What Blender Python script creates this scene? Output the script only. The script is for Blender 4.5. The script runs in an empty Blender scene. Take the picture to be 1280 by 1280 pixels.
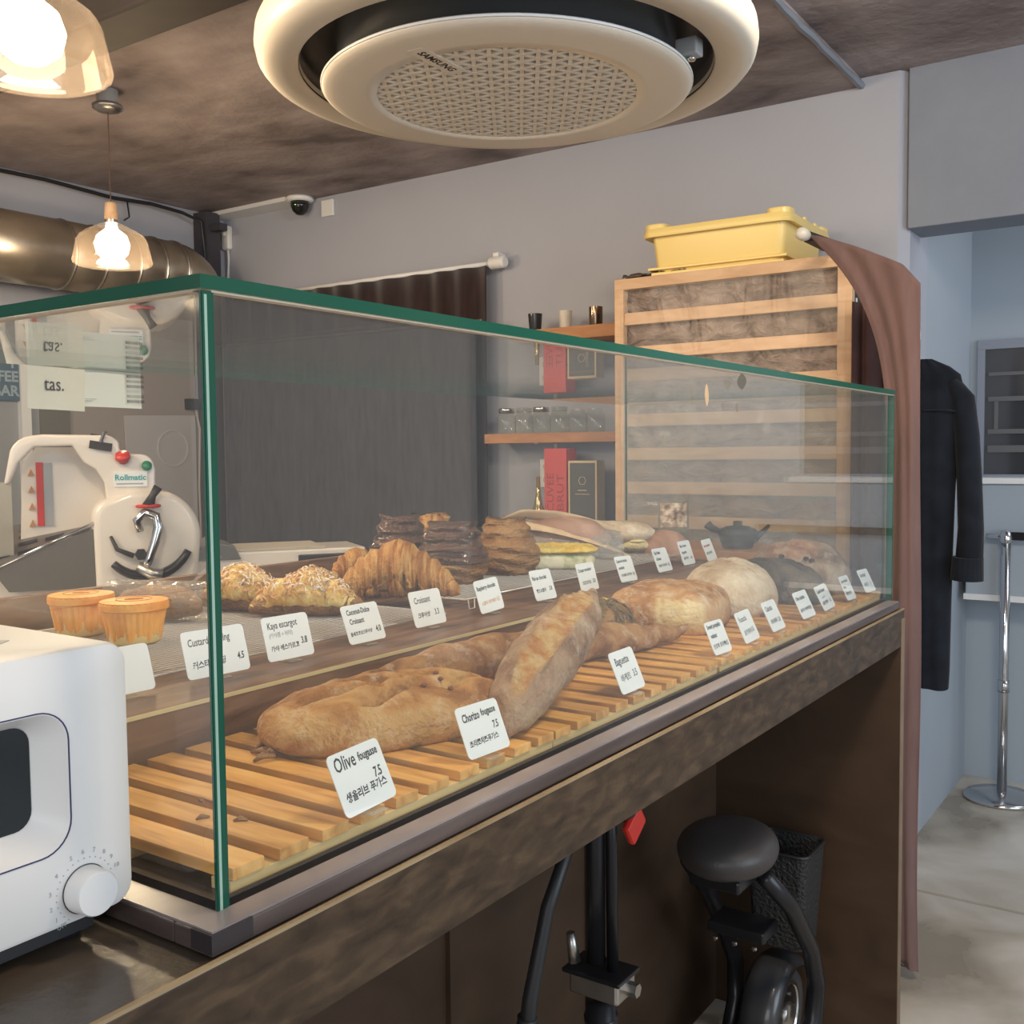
import bpy, bmesh, math, random
from math import pi, sin, cos, radians, sqrt
from mathutils import Vector, Matrix, Euler, noise

random.seed(7)
SC = bpy.context.scene
COL = SC.collection

# ------------------------------------------------------------------ camera
cd = bpy.data.cameras.new('camera')
cam = bpy.data.objects.new('camera', cd)
COL.objects.link(cam)
cam.location = (0.64767, -0.52586, 1.46113)
cam.rotation_euler = (radians(86.7008), radians(0.58285), radians(34.4075))
cd.sensor_fit = 'HORIZONTAL'
cd.sensor_width = 36.0
cd.lens = 36.0 * 1291.75 / 1280
cd.clip_start = 0.02
SC.camera = cam

# ------------------------------------------------------------------ world, exposure
SC.view_settings.view_transform = 'Standard'
SC.view_settings.look = 'None'
SC.view_settings.gamma = 1
SC.view_settings.use_curve_mapping = False
SC.view_settings.exposure = 0.28
W = bpy.data.worlds.new('world')
SC.world = W
W.use_nodes = True
bg = W.node_tree.nodes['Background']
bg.inputs[0].default_value = (0.80, 0.80, 0.80, 1)
bg.inputs[1].default_value = 0.50


def area(name, loc, target, size, power, color, sy=None):
    l = bpy.data.lights.new(name, 'AREA')
    l.shape = 'RECTANGLE'
    l.size = size
    l.size_y = sy or size
    l.energy = power
    l.color = color
    o = bpy.data.objects.new(name, l)
    o.location = loc
    d = Vector(target) - Vector(loc)
    o.rotation_euler = d.to_track_quat('-Z', 'Y').to_euler()
    COL.objects.link(o)
    return o


def point(name, loc, power, color, r=0.05):
    l = bpy.data.lights.new(name, 'POINT')
    l.energy = power
    l.color = color
    l.shadow_soft_size = r
    o = bpy.data.objects.new(name, l)
    o.location = loc
    COL.objects.link(o)
    return o


# shop windows behind and to the right of the photographer
area('shop_window_light', (3.3, 0.9, 1.8), (-0.6, 2.4, 1.4), 2.2, 52, (0.72, 0.86, 1.0), 2.0)
area('shop_front_light', (1.2, -3.4, 2.1), (-0.8, 1.5, 1.2), 2.6, 36, (0.95, 0.97, 1.0), 1.8)
# more warm pendants outside the frame, then a warm fill added over the case
area('warm_ceiling_light', (-2.0, -0.4, 2.5), (-1.2, 1.4, 1.2), 0.9, 34, (1.0, 0.77, 0.52))
area('warm_counter_fill', (0.7, 0.85, 2.66), (-0.5, 1.8, 1.2), 0.4, 28, (1.0, 0.84, 0.64))
area('entrance_light', (1.6, 3.9, 2.5), (0.1, 4.0, 0.6), 0.8, 7, (0.90, 0.94, 1.0))


# ------------------------------------------------------------------ materials
def nmat(name):
    m = bpy.data.materials.new(name)
    m.use_nodes = True
    nt = m.node_tree
    return m, nt, nt.nodes['Principled BSDF'], nt.nodes['Material Output']


def plain(name, col, rough=0.5, metal=0.0, spec=0.5, coat=0.0, emit=None, es=0.0, trans=0.0, var=0.0, bump=0.0, bscale=60):
    m, nt, b, out = nmat(name)
    b.inputs['Base Color'].default_value = (*col, 1)
    b.inputs['Roughness'].default_value = rough
    b.inputs['Metallic'].default_value = metal
    b.inputs['Specular IOR Level'].default_value = spec
    b.inputs['Coat Weight'].default_value = coat
    if trans:
        b.inputs['Transmission Weight'].default_value = trans
    if emit:
        b.inputs['Emission Color'].default_value = (*emit, 1)
        b.inputs['Emission Strength'].default_value = es
    if var or bump:
        tc = nt.nodes.new('ShaderNodeTexCoord')
        n = nt.nodes.new('ShaderNodeTexNoise')
        n.inputs['Scale'].default_value = bscale
        n.inputs['Detail'].default_value = 5
        nt.links.new(tc.outputs['Object'], n.inputs['Vector'])
        if var:
            r = nt.nodes.new('ShaderNodeValToRGB')
            r.color_ramp.elements[0].color = (*[c * (1 - var) for c in col], 1)
            r.color_ramp.elements[1].color = (*[min(1, c * (1 + var)) for c in col], 1)
            r.color_ramp.elements[0].position = .3
            r.color_ramp.elements[1].position = .7
            nt.links.new(n.outputs['Fac'], r.inputs[0])
            nt.links.new(r.outputs[0], b.inputs['Base Color'])
        if bump:
            bp = nt.nodes.new('ShaderNodeBump')
            bp.inputs['Strength'].default_value = bump
            bp.inputs['Distance'].default_value = 0.01
            nt.links.new(n.outputs['Fac'], bp.inputs['Height'])
            nt.links.new(bp.outputs[0], b.inputs['Normal'])
    return m


def ramp(nt, stops):
    r = nt.nodes.new('ShaderNodeValToRGB')
    e = r.color_ramp.elements
    while len(e) < len(stops):
        e.new(0.5)
    for i, (p, c) in enumerate(stops):
        e[i].position = p
        e[i].color = (*c, 1)
    return r


def noisy(name, stops, scale=5, stretch=(1, 1, 1), rough=0.6, bump=0.2, bdist=0.01, detail=6, spec=0.4, distort=0.0, fine=None, rand=0.0, metal=0.0, rrange=None):
    """colour from stretched noise through a ramp, bump from the same noise plus a finer one"""
    m, nt, b, out = nmat(name)
    tc = nt.nodes.new('ShaderNodeTexCoord')
    mp = nt.nodes.new('ShaderNodeMapping')
    mp.inputs['Scale'].default_value = stretch
    nt.links.new(tc.outputs['Object'], mp.inputs['Vector'])
    vec = mp.outputs[0]
    if rand:
        oi = nt.nodes.new('ShaderNodeObjectInfo')
        ad = nt.nodes.new('ShaderNodeVectorMath')
        ad.operation = 'MULTIPLY_ADD'
        ad.inputs[1].default_value = (17, 31, 23)
        nt.links.new(oi.outputs['Random'], ad.inputs[0])
        nt.links.new(vec, ad.inputs[2])
        vec = ad.outputs[0]
    n = nt.nodes.new('ShaderNodeTexNoise')
    n.inputs['Scale'].default_value = scale
    n.inputs['Detail'].default_value = detail
    n.inputs['Distortion'].default_value = distort
    nt.links.new(vec, n.inputs['Vector'])
    r = ramp(nt, stops)
    nt.links.new(n.outputs['Fac'], r.inputs[0])
    colout = r.outputs[0]
    if rand:
        hs = nt.nodes.new('ShaderNodeHueSaturation')
        ma = nt.nodes.new('ShaderNodeMath')
        ma.operation = 'MULTIPLY_ADD'
        ma.inputs[1].default_value = rand
        ma.inputs[2].default_value = 1 - rand / 2
        nt.links.new(oi.outputs['Random'], ma.inputs[0])
        nt.links.new(ma.outputs[0], hs.inputs['Value'])
        nt.links.new(colout, hs.inputs['Color'])
        colout = hs.outputs[0]
    h = n.outputs['Fac']
    if fine:
        n2 = nt.nodes.new('ShaderNodeTexNoise')
        n2.inputs['Scale'].default_value = fine
        n2.inputs['Detail'].default_value = 3
        nt.links.new(tc.outputs['Object'], n2.inputs['Vector'])
        a = nt.nodes.new('ShaderNodeMath')
        a.operation = 'MULTIPLY_ADD'
        a.inputs[1].default_value = 0.4
        nt.links.new(n2.outputs['Fac'], a.inputs[0])
        nt.links.new(h, a.inputs[2])
        h = a.outputs[0]
    nt.links.new(colout, b.inputs['Base Color'])
    b.inputs['Roughness'].default_value = rough
    if rrange:
        mr = nt.nodes.new('ShaderNodeMapRange')
        mr.inputs['From Min'].default_value = 0.3
        mr.inputs['From Max'].default_value = 0.7
        mr.inputs['To Min'].default_value = rrange[0]
        mr.inputs['To Max'].default_value = rrange[1]
        nt.links.new(n.outputs['Fac'], mr.inputs['Value'])
        nt.links.new(mr.outputs[0], b.inputs['Roughness'])
    b.inputs['Specular IOR Level'].default_value = spec
    b.inputs['Metallic'].default_value = metal
    if bump:
        bp = nt.nodes.new('ShaderNodeBump')
        bp.inputs['Strength'].default_value = bump
        bp.inputs['Distance'].default_value = bdist
        nt.links.new(h, bp.inputs['Height'])
        nt.links.new(bp.outputs[0], b.inputs['Normal'])
    return m


def pane_mat(name, tint, ior=1.5, rough=0.0, haze=0.0, hazecol=(0.8, 0.8, 0.78), bump=0.0, bscale=20, smear=None, stretch=(1, 1, 1)):
    """thin clear sheet: tinted straight-through light plus a Fresnel reflection, and a diffuse haze painting in dirt film and milky reflections"""
    m = bpy.data.materials.new(name)
    m.use_nodes = True
    nt = m.node_tree
    nt.nodes.clear()
    out = nt.nodes.new('ShaderNodeOutputMaterial')
    tr = nt.nodes.new('ShaderNodeBsdfTransparent')
    tr.inputs[0].default_value = (*tint, 1)
    gl = nt.nodes.new('ShaderNodeBsdfAnisotropic')
    gl.inputs['Roughness'].default_value = rough
    gl.inputs[0].default_value = (1, 1, 1, 1)
    fr = nt.nodes.new('ShaderNodeFresnel')
    ge = nt.nodes.new('ShaderNodeNewGeometry')
    mr = nt.nodes.new('ShaderNodeMapRange')
    mr.inputs['To Min'].default_value = ior
    mr.inputs['To Max'].default_value = 1 / ior
    nt.links.new(ge.outputs['Backfacing'], mr.inputs['Value'])
    nt.links.new(mr.outputs[0], fr.inputs['IOR'])
    mx = nt.nodes.new('ShaderNodeMixShader')
    nt.links.new(fr.outputs[0], mx.inputs[0])
    nt.links.new(tr.outputs[0], mx.inputs[1])
    nt.links.new(gl.outputs[0], mx.inputs[2])
    last = mx.outputs[0]
    tc = nt.nodes.new('ShaderNodeTexCoord')
    if bump:
        n = nt.nodes.new('ShaderNodeTexNoise')
        n.inputs['Scale'].default_value = bscale
        n.inputs['Detail'].default_value = 3
        n.inputs['Distortion'].default_value = 1.5
        mp = nt.nodes.new('ShaderNodeMapping')
        mp.inputs['Scale'].default_value = stretch
        nt.links.new(tc.outputs['Object'], mp.inputs[0])
        nt.links.new(mp.outputs[0], n.inputs['Vector'])
        bp = nt.nodes.new('ShaderNodeBump')
        bp.inputs['Strength'].default_value = bump
        bp.inputs['Distance'].default_value = 0.02
        nt.links.new(n.outputs['Fac'], bp.inputs['Height'])
        nt.links.new(bp.outputs[0], gl.inputs['Normal'])
        nt.links.new(bp.outputs[0], fr.inputs['Normal'])
    if haze:
        df = nt.nodes.new('ShaderNodeBsdfDiffuse')
        df.inputs[0].default_value = (*hazecol, 1)
        n2 = nt.nodes.new('ShaderNodeTexNoise')
        n2.inputs['Scale'].default_value = 2.5
        n2.inputs['Detail'].default_value = 4
        nt.links.new(tc.outputs['Object'], n2.inputs['Vector'])
        r = nt.nodes.new('ShaderNodeMapRange')
        r.inputs['From Min'].default_value = 0.3
        r.inputs['From Max'].default_value = 0.7
        r.inputs['To Min'].default_value = haze * 0.6
        r.inputs['To Max'].default_value = haze * 1.4
        nt.links.new(n2.outputs['Fac'], r.inputs['Value'])
        m2 = nt.nodes.new('ShaderNodeMixShader')
        nt.links.new(r.outputs[0], m2.inputs[0])
        nt.links.new(last, m2.inputs[1])
        nt.links.new(df.outputs[0], m2.inputs[2])
        last = m2.outputs[0]
    nt.links.new(last, out.inputs[0])
    return m


def fabric(name, c, scale=400, var=.25, rough=.9, sheen=.2, stretch=(1, 1, 1)):
    m = noisy(name, [(.3, [x * (1 - var) for x in c]), (.7, [x * (1 + var) for x in c])], scale=14, stretch=stretch, rough=rough, bump=.25, bdist=.002, fine=scale, spec=.15)
    m.node_tree.nodes['Principled BSDF'].inputs['Sheen Weight'].default_value = sheen
    return m


M = {}
M['ceiling'] = noisy('raw_concrete_ceiling', [(.32, (.13, .108, .108)), (.42, (.235, .195, .192)), (.55, (.33, .28, .275)), (.70, (.43, .37, .365))], scale=2.4, stretch=(1, 1.6, 1), rough=.75, bump=.5, bdist=.03, detail=9, distort=.15, fine=30)
M['wall_warm'] = noisy('painted_plaster_wall', [(.3, (.39, .405, .465)), (.7, (.43, .445, .505))], scale=1.2, rough=.8, bump=.1, bdist=.01, fine=60)
M['wall_side'] = noisy('blue_grey_painted_wall', [(.3, (.35, .40, .455)), (.7, (.385, .435, .49))], scale=1.2, rough=.8, bump=.1, bdist=.01, fine=60)
M['beam'] = noisy('patched_grey_paint', [(.3, (.215, .24, .29)), (.6, (.25, .275, .325)), (.75, (.33, .36, .41))], scale=2.2, rough=.85, bump=.3, bdist=.01, distort=.5, fine=40)
M['floor'] = noisy('worn_concrete_floor', [(.35, (.27, .235, .185)), (.46, (.42, .38, .32)), (.55, (.52, .485, .43)), (.66, (.62, .60, .56))], scale=2.2, rough=.4, bump=.15, bdist=.01, detail=9, distort=.6, fine=50, rrange=(.22, .55))
M['joint'] = plain('floor_joint', (.13, .115, .09), .9)
M['counter'] = noisy('dark_stained_plywood', [(.32, (.032, .019, .010)), (.5, (.058, .035, .019)), (.68, (.095, .060, .033))], scale=42, stretch=(1.5, .45, 1.4), rough=.42, bump=.12, bdist=.004, detail=8, distort=.5, fine=160, spec=.4)
M['counter_in'] = noisy('dark_brown_board', [(.2, (.035, .018, .009)), (.8, (.075, .042, .022))], scale=5, stretch=(1, 1, 2), rough=.6, bump=.05, detail=8, distort=.5)
M['counter_top'] = noisy('stained_counter_top', [(.3, (.035, .025, .017)), (.7, (.085, .063, .044))], scale=7, stretch=(1, .5, 1), rough=.3, bump=.35, bdist=.004, fine=90, spec=.6)
M['edge_wood'] = noisy('worn_pale_edge', [(.3, (.22, .15, .08)), (.7, (.42, .32, .19))], scale=30, stretch=(1, .2, 1), rough=.6, bump=.1)
M['frame'] = noisy('dark_frame_wood', [(.3, (.045, .032, .030)), (.7, (.12, .09, .082))], scale=14, stretch=(1, .3, 3), rough=.33, bump=.2, bdist=.003, spec=.6, fine=120)
M['frame_top'] = noisy('pale_frame_top', [(.3, (.20, .175, .18)), (.7, (.29, .26, .265))], scale=12, stretch=(1, .3, 1), rough=.25, bump=.1, bdist=.003, spec=.7)  # frame top, paler than its sides
M['slat'] = noisy('pine_slat', [(.3, (.50, .23, .055)), (.5, (.72, .37, .10)), (.7, (.82, .49, .16))], scale=7, stretch=(1, 9, 6), rough=.5, bump=.1, bdist=.003, detail=6, distort=.8, rand=.25, fine=100)
M['rail'] = noisy('pine_rail', [(.3, (.60, .42, .17)), (.7, (.78, .58, .28))], scale=9, stretch=(5, .6, 5), rough=.55, bump=.1, bdist=.003, distort=.5)
M['tier'] = noisy('walnut_board', [(.3, (.095, .046, .026)), (.5, (.17, .090, .053)), (.7, (.25, .145, .09))], scale=7, stretch=(5, .7, 6), rough=.5, bump=.1, bdist=.003, distort=1.0, detail=7)
M['stripe'] = plain('pale_edge_band', (.62, .52, .28), .5)
M['shelf'] = noisy('oiled_shelf_wood', [(.2, (.40, .17, .07)), (.8, (.60, .30, .14))], scale=6, stretch=(1, 6, 6), rough=.5, bump=.05, distort=.7)
M['rackwood'] = noisy('beech_frame_wood', [(.2, (.52, .31, .17)), (.6, (.68, .45, .27)), (.85, (.76, .55, .35))], scale=7, stretch=(1, 4, 4), rough=.5, bump=.1, distort=.8, rand=.15)
M['film'] = pane_mat('clear_plastic_film', (.97, .96, .95), 1.35, .28, .035, (.75, .68, .6), bump=.35, bscale=6, stretch=(1, 1, .5))
M['film2'] = pane_mat('loose_plastic_film', (.96, .95, .93), 1.35, .25, .17, (.92, .86, .76), bump=.5, bscale=5, stretch=(3, 1, 1))
M['foil'] = noisy('crumpled_brown_lining', [(.35, (.15, .105, .09)), (.65, (.34, .255, .215))], scale=9, rough=.5, bump=1.0, bdist=.04, detail=5, distort=1.6, stretch=(1, 1, 2.2))
M['glass'] = pane_mat('case_glass', (.978, .990, .984), 1.5, 0, .013, (.86, .80, .72))  # haze colour paints in the milky look of reflections
M['glass_edge'] = plain('green_glass_edge', (.008, .085, .052), .12, 0, .45)
M['glass_bright'] = plain('pale_green_bevel_glint', (.32, .50, .42), .1, 0, .9, coat=1)  # pale colour paints the glint along the glass corner
M['jar_glass'] = pane_mat('jar_glass', (.90, .92, .90), 1.5, .02, .05)
M['amber_glass'] = pane_mat('amber_lamp_glass', (.99, .94, .88), 1.5, .0, .03, (.95, .78, .62))
M['bulb'] = plain('lit_bulb', (1, 1, 1), .5, emit=(1.0, .86, .66), es=14)
M['led'] = plain('green_led', (.1, .6, .1), .4, emit=(.3, 1, .2), es=3)
M['white'] = plain('white_plastic', (.80, .80, .79), .4)
M['toaster'] = plain('matte_white_enamel', (.79, .775, .755), .42, spec=.5)
M['toaster_in'] = plain('glossy_white_recess', (.84, .87, .88), .3)
M['navy'] = plain('navy_line', (.03, .025, .10), .5)
M['oven_glass'] = plain('dark_oven_glass', (.022, .026, .030), .12)
M['black'] = plain('black_plastic', (.02, .02, .022), .45)
M['blackm'] = plain('black_metal', (.022, .022, .026), .3, .4)
M['rubber'] = plain('dark_vinyl', (.050, .045, .044), .42, bump=.1, bscale=200)
M['tyre'] = plain('tyre_rubber', (.045, .045, .047), .65)
M['chrome'] = plain('chrome', (.62, .62, .63), .15, 1)
M['steel'] = plain('brushed_steel', (.50, .48, .45), .35, 1, var=.1, bscale=30)
M['wire'] = plain('bright_wire', (.80, .79, .77), .3, .45)
M['duct'] = noisy('galvanised_duct', [(.3, (.38, .33, .27)), (.7, (.56, .50, .42))], scale=5, rough=.33, metal=.85, bump=.15, bdist=.01)
M['ac_white'] = plain('cream_white_plastic', (.74, .68, .58), .42)
M['ac_back'] = plain('grille_mesh_backing', (.17, .15, .12), .8)
M['ac_dark'] = plain('dark_air_channel', (.052, .054, .056), .35)
M['cream'] = plain('cream_machine_paint', (.80, .74, .67), .28, coat=.3)
M['screen'] = pane_mat('smoky_plastic_guard', (.70, .68, .62), 1.45, .1, .40, (.8, .77, .68))
M['red'] = plain('red_plastic', (.62, .03, .02), .35)
M['green'] = plain('green_button', (.02, .22, .12), .35)
M['teal_ink'] = plain('teal_print', (.03, .36, .38), .5)
M['ink'] = plain('black_ink', (.02, .02, .025), .6)
M['ink_grey'] = plain('faded_grey_ink', (.38, .40, .42), .6)
M['ink_orange'] = plain('faded_orange_ink', (.65, .42, .25), .6)
M['ink_red'] = plain('dark_red_ink', (.35, .05, .05), .6)
M['card'] = plain('white_card', (.84, .87, .87), .45)
M['acrylic'] = pane_mat('clear_acrylic', (.93, .92, .88), 1.49, .02, .08, (.9, .8, .6))
M['redbox'] = plain('red_card_box', (.66, .085, .085), .5)
M['gold'] = plain('pale_gold_trim', (.72, .58, .36), .4)
M['greybox'] = plain('charcoal_card_box', (.10, .10, .10), .5)
M['yellow'] = plain('yellow_crate_plastic', (.86, .66, .24), .33, spec=.5)
M['curtain'] = fabric('brown_linen_curtain', (.165, .100, .092), var=.10, stretch=(3, 3, .5))
M['darkcurt'] = fabric('dark_brown_curtain', (.035, .020, .020), stretch=(3, 3, .5), sheen=.35)
M['navycurt'] = fabric('charcoal_navy_curtain', (.050, .048, .062), stretch=(3, 3, .5), sheen=.3)
M['shirt'] = fabric('black_cotton', (.012, .015, .022), var=.3, sheen=.1)
M['navysign'] = plain('slate_blue_sign', (.06, .12, .17), .5)
M['signtext'] = plain('pale_sign_letters', (.32, .40, .46), .5)
M['paper'] = plain('white_paper', (.74, .77, .70), .7)
M['paper_y'] = plain('ivory_paper', (.76, .75, .64), .7)
M['winfr'] = plain('blue_grey_metal_frame', (.24, .27, .33), .5, 0)
M['winglass'] = plain('dark_window_reflection', (.055, .055, .06), .08, spec=.9)
M['greydoor'] = plain('grey_door_panel', (.30, .31, .32), .5)
M['taupe'] = plain('taupe_panel', (.35, .30, .27), .6)
M['olive'] = plain('olive_grey_panel', (.16, .15, .12), .5)
M['wrap'] = pane_mat('cellophane', (.95, .94, .92), 1.45, .08, .12, (.9, .9, .9), bump=.8, bscale=40)
M['kraft'] = plain('waxed_bread_paper', (.66, .47, .29), .6, var=.12, bscale=30)
M['orangepaper'] = noisy('orange_parchment', [(.35, (.78, .28, .03)), (.65, (.92, .46, .09))], scale=25, rough=.45, bump=.3, bdist=.006)
M['custard'] = plain('pale_custard_cup', (.85, .66, .30), .4)
M['teapot'] = plain('dark_cast_iron', (.055, .055, .05), .5)
M['plate_g'] = plain('dark_green_glaze', (.05, .09, .06), .2)
M['bushcup'] = plain('black_glaze', (.03, .032, .035), .15)
M['beigecup'] = plain('beige_glaze', (.62, .57, .50), .3, var=.1, bscale=40)
M['bronze'] = plain('bronze_glass', (.20, .14, .10), .12, .8)
M['photo_print'] = noisy('printed_photo', [(.35, (.10, .06, .04)), (.5, (.42, .28, .18)), (.65, (.75, .62, .48))], scale=60, rough=.4, bump=0)
M['strap'] = plain('steel_grey_box', (.35, .36, .38), .5)
# breads
def crust(name, stops, scale=18, flour=None, bump=.5, fscale=24, rough=.62, stretch=(1, 1, 1), fthr=.55, bd=.006, split=None):
    pos = [.36, .5, .64] if len(stops) == 3 else [.38, .62]
    stops = [(q, c[1]) for q, c in zip(pos, stops)]
    m = noisy(name, stops, scale=scale, rough=rough, bump=min(1, bump * 1.3), bdist=bd * 2, detail=8, distort=.8, fine=150, spec=.35, stretch=stretch)
    if split:
        nt = m.node_tree
        b = nt.nodes['Principled BSDF']
        src = b.inputs['Base Color'].links[0].from_socket
        at = nt.nodes.new('ShaderNodeAttribute')
        at.attribute_name = 'split'
        tc = nt.nodes.new('ShaderNodeTexCoord')
        n = nt.nodes.new('ShaderNodeTexNoise')
        n.inputs['Scale'].default_value = 45
        n.inputs['Detail'].default_value = 6
        nt.links.new(tc.outputs['Object'], n.inputs['Vector'])
        rp = ramp(nt, [(.35, split[0]), (.65, split[1])])
        nt.links.new(n.outputs['Fac'], rp.inputs[0])
        mix = nt.nodes.new('ShaderNodeMix')
        mix.data_type = 'RGBA'
        nt.links.new(at.outputs['Fac'], mix.inputs['Factor'])
        nt.links.new(src, mix.inputs[6])
        nt.links.new(rp.outputs[0], mix.inputs[7])
        nt.links.new(mix.outputs[2], b.inputs['Base Color'])
    if flour:
        nt = m.node_tree
        b = nt.nodes['Principled BSDF']
        src = b.inputs['Base Color'].links[0].from_socket
        tc = nt.nodes.new('ShaderNodeTexCoord')
        n = nt.nodes.new('ShaderNodeTexNoise')
        n.inputs['Scale'].default_value = fscale
        n.inputs['Detail'].default_value = 9
        n.inputs['Roughness'].default_value = .7
        nt.links.new(tc.outputs['Object'], n.inputs['Vector'])
        mr = nt.nodes.new('ShaderNodeMapRange')
        mr.inputs['From Min'].default_value = fthr - .08
        mr.inputs['From Max'].default_value = fthr + .12
        mr.inputs['To Max'].default_value = .85
        nt.links.new(n.outputs['Fac'], mr.inputs['Value'])
        mix = nt.nodes.new('ShaderNodeMix')
        mix.data_type = 'RGBA'
        nt.links.new(mr.outputs[0], mix.inputs['Factor'])
        nt.links.new(src, mix.inputs[6])
        mix.inputs[7].default_value = (*flour, 1)
        nt.links.new(mix.outputs[2], b.inputs['Base Color'])
    return m

M['fougasse'] = crust('fougasse_crust', [(.25, (0.294, 0.117, 0.030)), (.5, (0.484, 0.242, 0.078)), (.75, (0.588, 0.363, 0.147))], 17, (.70, .55, .38), fthr=.60, fscale=26, bump=.8, split=((.50, .25, .07), (.78, .60, .32)))
BRD = 1
M['crustd'] = crust('baguette_crust', [(.25, (0.208, 0.095, 0.038)), (.5, (0.346, 0.173, 0.070)), (.75, (0.449, 0.259, 0.113))], 20, (.62, .48, .34), fthr=.58, fscale=40)
M['bigcrust'] = crust('floury_baguette_crust', [(.25, (0.230, 0.128, 0.072)), (.5, (0.358, 0.221, 0.136)), (.75, (0.443, 0.306, 0.196))], 16, (.60, .48, .36), fthr=.60, fscale=30, bump=.8, split=((.44, .18, .045), (.60, .42, .19)))
M['earcrust'] = crust('golden_split_crust', [(.25, (.46, .20, .05)), (.5, (.62, .34, .10)), (.75, (.70, .50, .24))], 26, None, bump=.9)
M['flour'] = crust('floured_crust', [(.25, (0.425, 0.281, 0.153)), (.5, (0.561, 0.425, 0.281)), (.75, (0.629, 0.518, 0.383))], 12, (.78, .68, .54), fthr=.5, fscale=26, bump=.6)
M['ciab'] = crust('golden_floured_crust', [(.25, (0.370, 0.176, 0.062)), (.5, (0.528, 0.290, 0.123)), (.75, (0.616, 0.422, 0.246))], 15, (.76, .62, .46), fthr=.55, fscale=40)
M['ciab'] = crust('golden_floured_crust_b', [(.25, (.36, .16, .05)), (.5, (.53, .28, .11)), (.75, (.62, .41, .22))], 15, (.76, .62, .46), fthr=.57, fscale=40, split=((.72, .56, .28), (.84, .72, .44)))
M['crumb'] = crust('pale_crumb', [(.3, (.70, .55, .28)), (.7, (.82, .70, .44))], 60, None, bump=.8, rough=.8)
M['croissant'] = crust('croissant_layers', [(.25, (0.288, 0.104, 0.022)), (.5, (0.480, 0.224, 0.056)), (.75, (0.576, 0.336, 0.120))], 9, None, stretch=(14, 1.2, 1.2), bump=.6, rough=.42, bd=.006)
M['pain'] = crust('laminated_roll_crust', [(.25, (0.194, 0.083, 0.029)), (.5, (0.331, 0.173, 0.068)), (.75, (0.418, 0.252, 0.115))], 9, None, stretch=(1, 1, 6), bump=.8, rough=.48, bd=.008)
M['choco'] = crust('glossy_chocolate', [(.3, (.035, .015, .010)), (.7, (.15, .075, .055))], 9, None, stretch=(1, 1, 5), bump=1.0, rough=.16, bd=.010)
M['choco'].node_tree.nodes['Principled BSDF'].inputs['Coat Weight'].default_value = .6
M['coconut'] = crust('custard_topping', [(.3, (.66, .38, .09)), (.6, (.84, .68, .28))], 22, None, bump=.5)
M['flakes'] = plain('toasted_coconut_flakes', (.70, .44, .22), .7, var=.4, bscale=30)
M['flakes_w'] = plain('white_coconut_flakes', (.86, .80, .70), .7)
M['cheese'] = crust('melted_cheese', [(.3, (.78, .48, .06)), (.7, (.88, .68, .20))], 30, None, bump=.8, rough=.4)
M['filling'] = noisy('sandwich_filling', [(.3, (.22, .28, .10)), (.5, (.75, .72, .50)), (.7, (.80, .74, .58))], scale=30, rough=.5, bump=.6)
M['pink'] = crust('brown_roll', [(.3, (.34, .19, .13)), (.7, (.50, .31, .23))], 10, None, bump=.3)
M['seedy'] = crust('pumpkin_bread_crust', [(.3, (.16, .085, .035)), (.7, (.36, .21, .09))], 30, None, bump=.8)
M['seed'] = plain('pumpkin_seed_skin', (.19, .14, .07), .5, var=.4, bscale=50)
M['charcoal'] = crust('dark_olive_crust', [(.3, (.045, .038, .032)), (.7, (.16, .13, .10))], 11, (.34, .29, .23), fthr=.62, fscale=18)
M['boule'] = crust('rye_boule_crust', [(.3, (.14, .085, .05)), (.6, (.30, .20, .125)), (.8, (.46, .36, .26))], 18, (.55, .46, .36), fthr=.58, fscale=35, bump=.9, split=((.26, .10, .05), (.46, .22, .12)))
M['boule_red'] = crust('chocolate_crumb_crust', [(.3, (.26, .10, .05)), (.7, (.42, .19, .10))], 25, None, bump=.9)


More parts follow.
